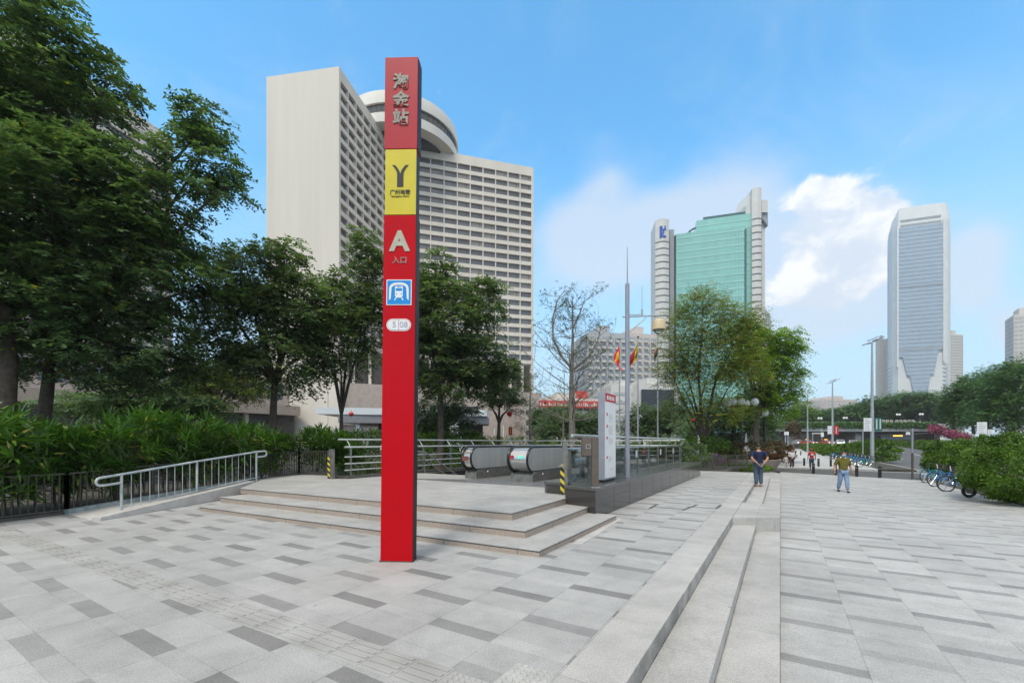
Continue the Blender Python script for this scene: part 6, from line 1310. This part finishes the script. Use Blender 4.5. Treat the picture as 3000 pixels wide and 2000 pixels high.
def person(label, loc, rz, H, shirt, legs, shoes, hair='hair', pose={}, sleeve=.75, skirt=None, cap=None, mask=False, group=None, fat=1., long_sleeve=False, bag=None, toes=((0, .085), (0, .085)), emblem=None):
    P = dict(BASE); P.update(pose); t = thing('person', label, 'person', loc, rz, group); S = lambda p, r, r2=None: (p[0]*H, p[1]*H, p[2]*H, r*H, (r2 or r)*H)
    mid = lambda a, b, f=.5: tuple(x+(y-x)*f for x, y in zip(a, b))
    pts = [S(P['pel'], .072*fat, .062), S(P['wai'], .068*fat, .056), S(P['che'], .078*fat, .060), S(P['nec'], .034), S(P['hb'], .036)]; ed = [(0, 1), (1, 2), (2, 3), (3, 4)]
    def chain(root, ps):
        k = root
        for p in ps: pts.append(p); ed.append((k, len(pts)-1)); k = len(pts)-1
        return k
    hands = []
    for i in (0, 1):
        sh, el, wr = P['sh'][i], P['el'][i], P['wr'][i]
        chain(2, [S(sh, .036), S(mid(sh, el), .031), S(el, .026), S(mid(el, wr), .024), S(wr, .017)])
        d = (Vector(wr)-Vector(el)).normalized(); hands.append((Vector(wr), d))
        chain(0, [S(P['hip'][i], .058), S(mid(P['hip'][i], P['kn'][i]), .052), S(P['kn'][i], .037), S(mid(P['kn'][i], P['an'][i], .4), .037), S(P['an'][i], .022)])
    body = skin_mesh('body', pts, ed, M['skin'], t)
    extra = []
    hc = Vector(P['hb'])+Vector((0, .012, .062)); hb_ = MB(); hb_.ball(hc*H, (.043*H, .054*H, .066*H), 18, 12)
    hb_.ball((hc+Vector((0, .052, -.010)))*H, (.008*H, .011*H, .014*H), 8, 6); hb_.ball((hc+Vector((0, .030, -.045)))*H, (.024*H, .022*H, .020*H), 10, 7)
    for sx in (-1, 1): hb_.ball((hc+Vector((sx*.044, -.004, -.004)))*H, (.006*H, .011*H, .016*H), 8, 6)
    extra.append(hb_.build('h', M['skin'], t))
    for i, (w, d) in enumerate(hands):
        sd = Vector((0, 1, 0)) if abs(d.y) < .8 else Vector((1, 0, 0)); sd = (sd-d*sd.dot(d)).normalized(); nn = d.cross(sd)
        q = w+d*.028; ps = [S(w, .014), S(q, .020, .010), S(w+d*.05, .020, .010)]; e2 = [(0, 1), (1, 2)]
        o1 = skin_mesh('p', ps, e2, M['skin'], t, 1); extra.append(o1)
        for k, (off, ln) in enumerate(((-.016, .034), (-.0055, .042), (.005, .039), (.015, .030))):
            r0 = w+d*.05+sd*off; cu = nn*(.006+.002*k)*(1 if i else -1)
            extra.append(skin_mesh('f', [S(r0, .0052), S(r0+d*ln*.5+cu*.4, .0048), S(r0+d*ln*.85+cu*1.6, .004)], [(0, 1), (1, 2)], M['skin'], t, 1))
        r0 = w+d*.02+sd*.016; extra.append(skin_mesh('f', [S(r0, .006), S(r0+sd*.014+d*.016, .0055), S(r0+sd*.018+d*.034, .0045)], [(0, 1), (1, 2)], M['skin'], t, 1))
    join_into(body, extra)
    ep = MB()
    for sx in (-1, 1): ep.ball((hc+Vector((sx*.018, .046, .006)))*H, (.006*H, .004*H, .0045*H), 8, 6)
    ep.build('eyes', M['hair'], t, smooth=True)
    # clothes over the same joints
    g = .010
    low = mid(P['pel'], P['hip'][0], .5); sp = [S((P['pel'][0], P['pel'][1], P['pel'][2]-.085), .080*fat+g, .066+g), S(P['wai'], .073*fat+g, .062+g), S(P['che'], .082*fat+g, .062+g), S((P['nec'][0], P['nec'][1], P['nec'][2]+.004), .043)]; se = [(0, 1), (1, 2), (2, 3)]
    for i in (0, 1):
        sh, el, wr = P['sh'][i], P['el'][i], P['wr'][i]; k = len(sp); sp += [S(sh, .040+g), S(mid(sh, el, .5), .036+g), S(mid(sh, el, sleeve), .036+g)]; se += [(2, k), (k, k+1), (k+1, k+2)]
        if long_sleeve: sp += [S(el, .028+g), S(mid(el, wr, .85), .020+g)]; se += [(k+2, k+3), (k+3, k+4)]
    skin_mesh('shirt', sp, se, M[shirt], t)
    if skirt:
        c = P['wai']; MB().lathe(Vector((c[0]*H, c[1]*H, 0)), [(.085*H, .60*H), (.10*H, .50*H), (.105*H, skirt*H), (.10*H, skirt*H)], 18).build('skirt', M[legs], t, smooth=True)
    else:
        tp = [S((P['pel'][0], P['pel'][1], P['pel'][2]-.005), .076*fat+.004, .064+.004)]; te = []
        for i in (0, 1):
            k = len(tp); tp += [S(P['hip'][i], .060+g*.8), S(mid(P['hip'][i], P['kn'][i]), .053+g*.8), S(P['kn'][i], .040+g), S(mid(P['kn'][i], P['an'][i], .5), .037+g), S(mid(P['kn'][i], P['an'][i], .93), .026+g)]; te += [(0, k), (k, k+1), (k+1, k+2), (k+2, k+3), (k+3, k+4)]
        skin_mesh('trousers', tp, te, M[legs], t)
    for i in (0, 1):
        a = P['an'][i]; dx, dy = toes[i]; f = max(.018, a[2]-.027)
        skin_mesh('shoe', [S((a[0], a[1]-.012, f), .025), S((a[0]+dx*.5, a[1]+dy*.5, f-.002), .024, .022), S((a[0]+dx, a[1]+dy, f-.006), .020, .016)], [(0, 1), (1, 2)], M[shoes], t)
    hm = MB(); hm.ball((hc+Vector((0, -.010, .016)))*H, (.049*H, .056*H, .060*H), 18, 12); hm.v = [Vector((v.x, v.y, max(v.z, (hc.z-.012)*H if v.y < hc.y*H+.01*H else (hc.z+.036)*H))) for v in hm.v]
    hm.build('hair', M[hair], t, smooth=True)
    if cap:
        cm = MB(); cm.ball((hc+Vector((0, -.004, .022)))*H, (.054*H, .060*H, .058*H), 16, 10); cm.v = [Vector((v.x, v.y, max(v.z, (hc.z+.018)*H))) for v in cm.v]; cm.lathe((hc.x*H, (hc.y+.01)*H, (hc.z+.018)*H), [(.075*H, 0), (.078*H, .006*H), (.05*H, .012*H)], 16); cm.build('hat', M[cap], t, smooth=True)
    if mask: MB().ball((hc+Vector((0, .018, -.028)))*H, (.041*H, .046*H, .030*H), 12, 8).build('face_mask', M['maskblue'], t, smooth=True)
    if emblem: MB().box(-.045*H, .06*H, -.092*H, -.074*H, .68*H, .75*H).build('back_print', M[emblem], t, bevel=.01)
    if bag:
        MB().box(bag[0]*H-.06*H, bag[0]*H+.06*H, bag[1]*H-.03*H, bag[1]*H+.03*H, bag[2]*H-.09*H, bag[2]*H+.07*H).build('bag', M['blackcloth'], t, bevel=.02)
    return t
def ground(px, py, z): g_ = G(px, py, z); return g_
person('man in navy shirt and jeans with tan boots, hands clasped behind his back', G(2222, 1425, -.165), R(-8), 1.79, 'navy', 'jeans', 'boots', fat=1.18, sleeve=.85,
       pose=dict(sh=((-.122, 0, .805), (.122, 0, .805)), el=((-.172, -.075, .655), (.172, -.075, .655)), wr=((-.060, -.125, .535), (.050, -.135, .525)), kn=((-.052, .015, .28), (.052, .015, .28)), an=((-.045, -.015, .045), (.05, -.02, .045))))
person('man walking in olive t-shirt, pale jeans and a pale blue face mask', G(2470, 1441, -.45), R(180-12), 1.73, 'olive', 'palejeans', 'blackcloth', fat=1.15, sleeve=.9, mask=True,
       pose=dict(el=((-.165, -.03, .635), (.168, -.035, .64)), wr=((-.185, .05, .50), (.20, .045, .51)), kn=((-.055, .06, .285), (.06, -.01, .285)), an=((-.05, .10, .045), (.065, -.10, .06))))
person('person in red t-shirt, wide red hat and jeans walking away near the bollards', G(2378, 1374, -.45), R(-25), 1.62, 'redcloth', 'jeans', 'blackcloth', cap='redcloth', emblem='mint',
       pose=dict(kn=((-.05, .05, .285), (.05, -.0, .285)), an=((-.045, .06, .045), (.05, -.09, .06))))
person('woman in white blouse and plum trousers walking beside the small child', G(2320, 1371.5, -.45), R(175), 1.55, 'whitecloth', 'plum', 'whitecloth', pose=dict(wr=((-.05, .10, .62), (.05, .10, .62))), long_sleeve=True)
person('small child in pale pink clothes beside the woman in plum trousers', G(2303, 1371, -.45), R(170), 1.08, 'pinkcloth', 'pinkcloth', 'whitecloth', long_sleeve=True, fat=1.15)
person('distant walker in black with a black shoulder bag on the left of the walkway', G(2298, 1330, -.44), R(170), 1.68, 'blackcloth', 'blackcloth', 'blackcloth', bag=(-.16, 0, .55), pose=dict(kn=((-.05, .05, .285), (.05, -.0, .285)), an=((-.05, .06, .045), (.05, -.08, .06))))
person('distant walker in white top right of the walker in black', G(2318, 1326, -.44), R(10), 1.66, 'whitecloth', 'blackcloth', 'whitecloth', long_sleeve=True)

# ================================================================== BICYCLES
def bicycle(label, loc, rz, m, lean=0., group='shared bicycles'):
    t = thing('bicycle', label, 'bicycle', loc, rz, group); t.rotation_euler = (lean, 0, rz); r = .33; wb = .53
    for x in (-wb, wb):
        tp = [(x+r*math.cos(a), 0, r+r*math.sin(a)) for a in np.linspace(0, 2*math.pi, 28, endpoint=False)]
        w = MB().tube(tp, .022, 8, closed=True).build('wheel', M['rubber'], t, smooth=True)
        rm = MB(); rm.tube([(x+(r-.035)*math.cos(a), 0, r+(r-.035)*math.sin(a)) for a in np.linspace(0, 2*math.pi, 28, endpoint=False)], .010, 6, closed=True)
        for a in np.linspace(0, math.pi*2, 14, endpoint=False): rm.tube([(x, 0, r), (x+(r-.04)*math.cos(a), 0, r+(r-.04)*math.sin(a))], .003, 4)
        rm.tube([(x, -.05, r), (x, .05, r)], .03, 8); rm.build('rim', M['steel'], w, smooth=True)
        fd = MB(); aa = np.linspace(.25, 2.7, 12) if x < 0 else np.linspace(.7, 2.9, 10)
        q = [(x+(r+.045)*math.cos(a), r+(r+.045)*math.sin(a)) for a in aa]
        for (a, b), (c, d) in zip(q, q[1:]): fd.add([(a, -.035, b), (c, -.035, d), (c, .035, d), (a, .035, b), (a, -.03, b+.006), (c, -.03, d+.006), (c, .03, d+.006), (a, .03, b+.006)], [(0, 1, 2, 3), (4, 7, 6, 5), (0, 4, 5, 1), (2, 6, 7, 3)])
        fd.build('mudguard', M[m], t, smooth=True)
    f = MB(); bb = (-.08, 0, .29); hd = (.38, 0, .74); st = (-.20, 0, .62)
    f.tube([hd, (.20, 0, .50), bb], .028, 8); f.tube([bb, st, (-.24, 0, .80)], .022, 8); f.tube([st, (.36, 0, .66)], .018, 8)
    for s in (-.05, .05): f.tube([(-wb, s, r), bb], .013, 6); f.tube([(-wb, s, r), (-.19, s*.3, .60)], .011, 6); f.tube([(wb, s, r), (.42, s, .64), (.38, 0, .68)], .014, 6)
    f.build('frame', M[m], t, smooth=True)
    MB().tube([(.395, 0, .62), (.36, 0, .98)], .016, 8).build('stem', M['white'], t, smooth=True)
    MB().tube([(.22, -.29, 1.03), (.33, -.2, 1.02), (.36, 0, .98), (.33, .2, 1.02), (.22, .29, 1.03)], .013, 8).build('handlebar', M['black'], t, smooth=True)
    sd = MB(); sd.ball((-.25, 0, .84), (.13, .075, .04), 12, 8); sd.ball((-.13, 0, .84), (.09, .03, .03), 10, 6); sd.build('saddle', M['rubber'], t, smooth=True)
    b = MB(); x0, x1, y0, y1, z0, z1 = .47, .74, -.17, .17, .70, .94
    for z in (z0, z0+.08, z0+.16, z1): b.bar((x0, y0, z), (x1, y0, z), .012); b.bar((x1, y0, z), (x1, y1, z), .012); b.bar((x1, y1, z), (x0, y1, z), .012); b.bar((x0, y1, z), (x0, y0, z), .012)
    for k in range(6):
        x = x0+(x1-x0)*k/5; b.bar((x, y0, z0), (x, y0, z1), .01); b.bar((x, y1, z0), (x, y1, z1), .01)
    b.box(x0, x1, y0, y1, z0-.01, z0); b.build('basket', M['fence'], t)
    MB().tube([(-.08, -.09, .29), (.02, -.10, .17)], .012, 6).build('crank', M['steel'], t); MB().box(-.02, .07, -.17, -.09, .155, .18).build('pedal', M['black'], t)
    MB().tube([(-.45, .06, .30), (-.52, .20, .0)], .01, 6).build('kickstand', M['steel'], t)
    return t
bp = bicycle('blue bicycle with teal rear mudguard, leftmost under the small rounded bush', G(2752, 1415, -.45)+Vector((0, .3, 0)), R(12), 'biketeal', R(-6), 'bicycles under the rounded bushes')
b2 = bicycle('blue bicycle with white handlebar stem between the two others under the bush', G(2785, 1426, -.45)+Vector((0, .25, 0)), R(2), 'bikeblue', R(-7), 'bicycles under the rounded bushes')
b3 = bicycle('nearest blue bicycle with pale frame tubes beside the biggest bush', G(2832, 1442, -.45)+Vector((0, .2, 0)), R(-14), 'bikeblue', R(-7), 'bicycles under the rounded bushes')
sc_ = thing('scooter', 'dark motor scooter tucked under the biggest bush', 'scooter', G(2878, 1462, -.45)+Vector((.62, .45, 0)), R(-10)); 
for x in (-.55, .6):
    w = MB().tube([(x+.2*math.cos(a), 0, .25+.2*math.sin(a)) for a in np.linspace(0, 6.283, 20, endpoint=False)], .055, 8, closed=True).build('wheel', M['rubber'], sc_, smooth=True); MB().tube([(x, -.06, .25), (x, .06, .25)], .10, 12).build('hub', M['oldsteel'], w)
mb = MB(); mb.ball((-.42, 0, .62), (.45, .17, .22), 14, 9); mb.build('body', M['black'], sc_, smooth=True); mb = MB(); mb.ball((-.38, 0, .83), (.42, .15, .07), 14, 8); mb.build('saddle', M['rubber'], sc_, smooth=True)
MB().box(-.1, .42, -.14, .14, .28, .36).build('footboard', M['black'], sc_, bevel=.03); MB().hexa([(.36, -.2, .34), (.46, -.2, .34), (.46, .2, .34), (.36, .2, .34), (.34, -.17, .95), (.40, -.17, .95), (.40, .17, .95), (.34, .17, .95)]).build('front_shield', M['black'], sc_, bevel=.03)
MB().tube([(.6, 0, .25), (.42, 0, 1.0)], .03, 8).build('fork', M['oldsteel'], sc_); MB().tube([(.28, -.33, 1.06), (.40, 0, 1.02), (.28, .33, 1.06)], .018, 8).build('handlebar', M['black'], sc_, smooth=True); MB().ball((.47, 0, .9), (.06, .09, .07), 10, 7).build('headlight', M['opal'], sc_, smooth=True)
for i in range(12):
    s = 47.5+i*2.1; c = W(6.25, s, -.44); tt = copy_tree(b2 if i % 3 else bp); tt['label'] = 'blue shared bicycle parked along the walkway hedge, %s from the near end of the row' % ORD[i]; tt['group'] = 'bicycles along the walkway hedge'
    tt.location = c; tt.rotation_euler = (R(-6), 0, math.atan2(V.y, V.x)+R(35)+.1*math.sin(i*3))

# ================================================================== CARS
def car(label, loc, rz, paint, lights=True, taxi=False):
    t = thing('car', label, 'car', loc, rz, 'cars in the distance'); w = .88
    pr = [(-2.2, .32), (-2.25, .62), (-2.1, .88), (-1.35, .95), (.85, .95), (1.9, .82), (2.2, .62), (2.2, .32)]
    n = len(pr); b = MB(); b.add([(x, -w, z) for x, z in pr]+[(x, w, z) for x, z in pr], [tuple(range(n)), tuple(range(2*n-1, n-1, -1))]+[(i, n+i, n+(i+1) % n, (i+1) % n) for i in range(n)]); b.build('body', M[paint], t, smooth=True, bevel=.06)
    MB().hexa([(-1.6, -.80, .94), (.95, -.80, .94), (.95, .80, .94), (-1.6, .80, .94), (-1.0, -.62, 1.40), (.15, -.62, 1.40), (.15, .62, 1.40), (-1.0, .62, 1.40)]).build('windows', M['darkglass'], t, bevel=.03)
    rf = MB(); rf.hexa([(-1.02, -.63, 1.40), (.17, -.63, 1.40), (.17, .63, 1.40), (-1.02, .63, 1.40), (-.9, -.55, 1.46), (.05, -.55, 1.46), (.05, .55, 1.46), (-.9, .55, 1.46)])
    for s in (-1, 1):
        rf.bar((-1.62, s*.80, .94), (-1.0, s*.63, 1.41), .07); rf.bar((.97, s*.80, .94), (.16, s*.63, 1.41), .07); rf.bar((-.35, s*.81, .94), (-.38, s*.635, 1.41), .08)
    rf.build('roof', M[paint], t)
    for x in (-1.35, 1.35):
        for s in (-1, 1):
            wh = MB().tube([(x, s*.70, .31), (x, s*.90, .31)], .31, 18).build('wheel', M['rubber'], t, smooth=True); MB().tube([(x, s*.895, .31), (x, s*.91, .31)], .2, 14).build('rim', M['steel'], wh, smooth=True)
    for s in (-1, 1):
        MB().ball((2.12, s*.65, .66), (.1, .18, .09), 10, 7).build('headlight', M['headlight'] if lights else M['opal'], t, smooth=True); MB().ball((-2.16, s*.65, .72), (.08, .18, .1), 10, 7).build('taillight', M['redpanel'], t, smooth=True)
    if taxi: MB().box(-.55, -.2, -.35, .35, 1.47, 1.62).build('roof_light', M['orangeled'], t, bevel=.02)
    return t
rzc = math.atan2(-U.y, -U.x)
car('white car with lit headlamps nearest on the road before the flyover', Vector((X(2500, 100), 100, .72)), rzc, 'carpaint')
car('second white car with lit headlamps behind the nearest one on the road', Vector((X(2462, 112), 112, .95)), rzc, 'carpaint')
car('orange car with lit roof lamp under the left part of the flyover', Vector((X(2422, 125), 125, 1.0)), rzc+.5, 'carred', taxi=True)
car('orange car left of the gantry under the flyover', Vector((X(2368, 124), 124, 1.0)), rzc+.8, 'carred', taxi=True)
car('silver car at the far left end of the road under the flyover', Vector((X(2338, 132), 132, 1.0)), rzc+.3, 'silvercar')
car('dark blue car parked beyond the median at the right edge', Vector((X(2960, 74), 74, -.56)), R(8), 'carblue', False)
car('silver car beyond the median behind the small grey road sign', Vector((X(2895, 92), 92, -.56)), R(20), 'silvercar', False)
car('white car parked behind the palm hedge at the left', Vector((X(165, 24), 24, .62)), R(-30), 'carpaint', False)
for i, (px, m) in enumerate(((2318, 'carpaint'), (2350, 'silvercar'), (2392, 'carpaint'), (2478, 'carred'), (2520, 'carpaint'))):
    car('%s car from the left on top of the flyover' % ORD[i], Vector((X(px, 155), 155, zb_(1255))), 0, m, False)
# orange bus with a lit destination panel under the flyover
bs = thing('bus', 'dark bus with a glowing orange panel under the right half of the flyover', 'bus', Vector((X(2620, 132), 132, 1.0)), R(-4))
MB().box(-5, 5, -1.25, 1.25, .4, 3.0).build('body', M['black'], bs, bevel=.15); MB().box(-4.7, 4.6, -1.265, -1.24, 1.4, 2.45).build('windows', M['darkglass'], bs)
MB().box(-1.3, 1.4, -1.285, -1.27, 2.55, 2.85).build('destination_panel', M['orangeled'], bs); MB().box(-1.8, 1.6, -1.285, -1.267, .9, 1.3).build('stripe', M['redpanel'], bs)
for x in (-3, 3):
    for s in (-1, 1): MB().tube([(x, s*1.0, .48), (x, s*1.27, .48)], .48, 18).build('wheel', M['rubber'], bs, smooth=True)
# ================================================================== SKY, SUN, CAMERA
SUN_EL, SUN_AZ = R(58), R(205)       # azimuth measured clockwise from +Y, the sun stands behind the camera's left shoulder
w = bpy.data.worlds.new('World'); sc.world = w; w.use_nodes = True; nt = w.node_tree; bg = nt.nodes['Background']
sky = _n(nt, 'ShaderNodeTexSky', sky_type='NISHITA', sun_disc=False, sun_elevation=SUN_EL, sun_rotation=SUN_AZ, altitude=20, air_density=1.0, dust_density=1.2, ozone_density=2.2)
tc = _n(nt, 'ShaderNodeTexCoord'); sp = _n(nt, 'ShaderNodeSeparateXYZ'); nt.links.new(tc.outputs['Generated'], sp.inputs[0])
az = mth(nt, 'ARCTAN2', sp.outputs[0], sp.outputs[1]); el = mth(nt, 'ARCSINE', sp.outputs[2])
cv = _n(nt, 'ShaderNodeCombineXYZ'); nt.links.new(az, cv.inputs[0]); nt.links.new(mth(nt, 'MULTIPLY', el, 1.5), cv.inputs[1])
def noise(sc_, det, off, rough=.6, dist=0.):
    mp = _n(nt, 'ShaderNodeMapping'); mp.inputs['Location'].default_value = off; nt.links.new(cv.outputs[0], mp.inputs[0])
    n = _n(nt, 'ShaderNodeTexNoise'); n.inputs['Scale'].default_value = sc_; n.inputs['Detail'].default_value = det; n.inputs['Roughness'].default_value = rough; n.inputs['Distortion'].default_value = dist
    nt.links.new(mp.outputs[0], n.inputs['Vector']); return n.outputs['Fac']
def aim(px, py):
    a = math.atan((px-CXP)/F); return a, math.atan((HZ-py)/F*math.cos(a))
def blob(px, py, rx, ry, k=1.):
    a, e = aim(px, py); c = math.cos(a)
    sx, sy = rx/F*c*c, ry/F*c
    q = mth(nt, 'ADD', mth(nt, 'POWER', mth(nt, 'ABSOLUTE', mth(nt, 'DIVIDE', mth(nt, 'SUBTRACT', az, a), sx)), 2.), mth(nt, 'POWER', mth(nt, 'ABSOLUTE', mth(nt, 'DIVIDE', mth(nt, 'SUBTRACT', el, e), sy)), 2.))
    return mth(nt, 'MULTIPLY', mth(nt, 'EXPONENT', mth(nt, 'MULTIPLY', q, -1.)), k)
def total(l):
    o = l[0]
    for x in l[1:]: o = mth(nt, 'ADD', o, x)
    return o
def clamp01(x): return mth(nt, 'MINIMUM', mth(nt, 'MAXIMUM', x, 0.), 1.)
def ss(x, a, b):
    n = _n(nt, 'ShaderNodeMapRange', interpolation_type='SMOOTHSTEP'); nt.links.new(x, n.inputs[0]); n.inputs[1].default_value = a; n.inputs[2].default_value = b; return n.outputs[0]
nA = noise(9., 8, (3.1, .7, 0), .58, .3); nB = noise(4., 6, (7.7, 2.3, 0), .55); nC = noise(22., 5, (1.3, 4.1, 0), .6)
cum = total([blob(2440, 605, 100, 72, 1.2), blob(2555, 655, 105, 72, 1.15), blob(2375, 580, 60, 45, .9), blob(2480, 740, 150, 85, 1.0), blob(2600, 700, 75, 70, .9), blob(2440, 810, 180, 90, .85), blob(2370, 880, 150, 70, .55), blob(2310, 690, 50, 50, .5)])
veil = total([blob(1880, 700, 260, 140, 1.05), blob(1700, 660, 110, 100, .6), blob(2330, 830, 300, 150, 1.15), blob(2440, 700, 230, 140, .9), blob(2100, 640, 260, 90, .6), blob(2650, 860, 220, 110, .6), blob(2100, 610, 200, 70, .4), blob(1775, 540, 60, 35, .55), blob(2875, 720, 90, 60, 1.0), blob(2860, 840, 90, 80, 1.0), blob(2960, 960, 90, 80, .7), blob(1690, 760, 140, 110, .5), blob(2420, 980, 130, 70, .5), blob(2560, 880, 120, 60, .5), blob(745, 560, 70, 70, .35), blob(2990, 950, 60, 50, .5)])
mC = ss(mth(nt, 'ADD', cum, mth(nt, 'MULTIPLY', mth(nt, 'SUBTRACT', nA, .5), 2.1)), .38, .80)
mV = mth(nt, 'MULTIPLY', ss(mth(nt, 'ADD', veil, mth(nt, 'MULTIPLY', mth(nt, 'SUBTRACT', nB, .5), 1.7)), .05, 1.2), .74)
cir = mth(nt, 'MULTIPLY', ss(noise(3., 6, (2., 9., 0), .6, .8), .45, .8), .22)
# broken cloud outside the picture, overhead and behind: it whitens the daylight
back = mth(nt, 'MULTIPLY', ss(mth(nt, 'ADD', mth(nt, 'SUBTRACT', mth(nt, 'MULTIPLY', sp.outputs[2], .95), mth(nt, 'MULTIPLY', sp.outputs[1], .8)), mth(nt, 'MULTIPLY', mth(nt, 'MAXIMUM', mth(nt, 'SUBTRACT', mth(nt, 'ABSOLUTE', az), 1.0), 0.), .8)), .16, .55), mth(nt, 'MULTIPLY', mth(nt, 'MULTIPLY_ADD', ss(nB, .35, .65), .5, .5), ss(el, .05, .55)))
horiz = mth(nt, 'MULTIPLY', mth(nt, 'SUBTRACT', 1., ss(el, .0, .62)), .88)
skc = mixc(nt, 1., sky.outputs[0], SKYTINT, 'MULTIPLY')
c = mixc(nt, horiz, skc, (5.9, 7.4, 8.9))
c = mixc(nt, clamp01(mth(nt, 'MAXIMUM', mV, cir)), c, (7.2, 8.1, 9.2))
c = mixc(nt, mC, c, mixc(nt, ss(nA, .40, .62), (7.2, 8.2, 9.6), (10.4, 10.6, 10.8)))
c = mixc(nt, clamp01(back), c, (12.6, 10.9, 9.0))
nt.links.new(c, bg.inputs[0]); bg.inputs[1].default_value = .1
hz = MB(); hz.box(-1400, 1500, -700, 1500, -1.62, 262); ho = hz.build('haze', None if False else bpy.data.materials.new('haze_air'))
hm_ = ho.data.materials[0]; hm_.use_nodes = True; hn = hm_.node_tree; hn.nodes.remove(hn.nodes['Principled BSDF']); pv = hn.nodes.new('ShaderNodeVolumePrincipled'); pv.inputs['Density'].default_value = HAZE; pv.inputs['Color'].default_value = (.90, .94, 1., 1); hn.links.new(pv.outputs[0], hn.nodes['Material Output'].inputs['Volume']); ho['kind'] = 'stuff'
sd = bpy.data.lights.new('sun', 'SUN'); sd.energy = 2.2; sd.angle = R(14); sd.color = (1., .93, .81); so_ = bpy.data.objects.new('sun', sd); COL.objects.link(so_)
dv = Vector((math.sin(SUN_AZ)*math.cos(SUN_EL), math.cos(SUN_AZ)*math.cos(SUN_EL), math.sin(SUN_EL))); so_.rotation_euler = dv.to_track_quat('Z', 'Y').to_euler()
cd = bpy.data.cameras.new('camera'); cd.sensor_width = 36; cd.lens = F/3000*36; cd.shift_y = (HZ-1000)/3000; cd.clip_start = .05; cd.clip_end = 6000
co = bpy.data.objects.new('camera', cd); COL.objects.link(co); co.location = (0, 0, EYE); co.rotation_euler = (R(90), 0, 0); sc.camera = co
sc.view_settings.view_transform = 'Standard'; sc.view_settings.look = 'None'; sc.view_settings.exposure = .06; sc.view_settings.gamma = 1.
sc.render.engine = 'CYCLES'; sc.cycles.use_denoising = True; sc.cycles.max_bounces = 7; sc.cycles.transparent_max_bounces = 12; sc.cycles.caustics_reflective = False; sc.cycles.caustics_refractive = False
sc.cycles.sample_clamp_indirect = 6.
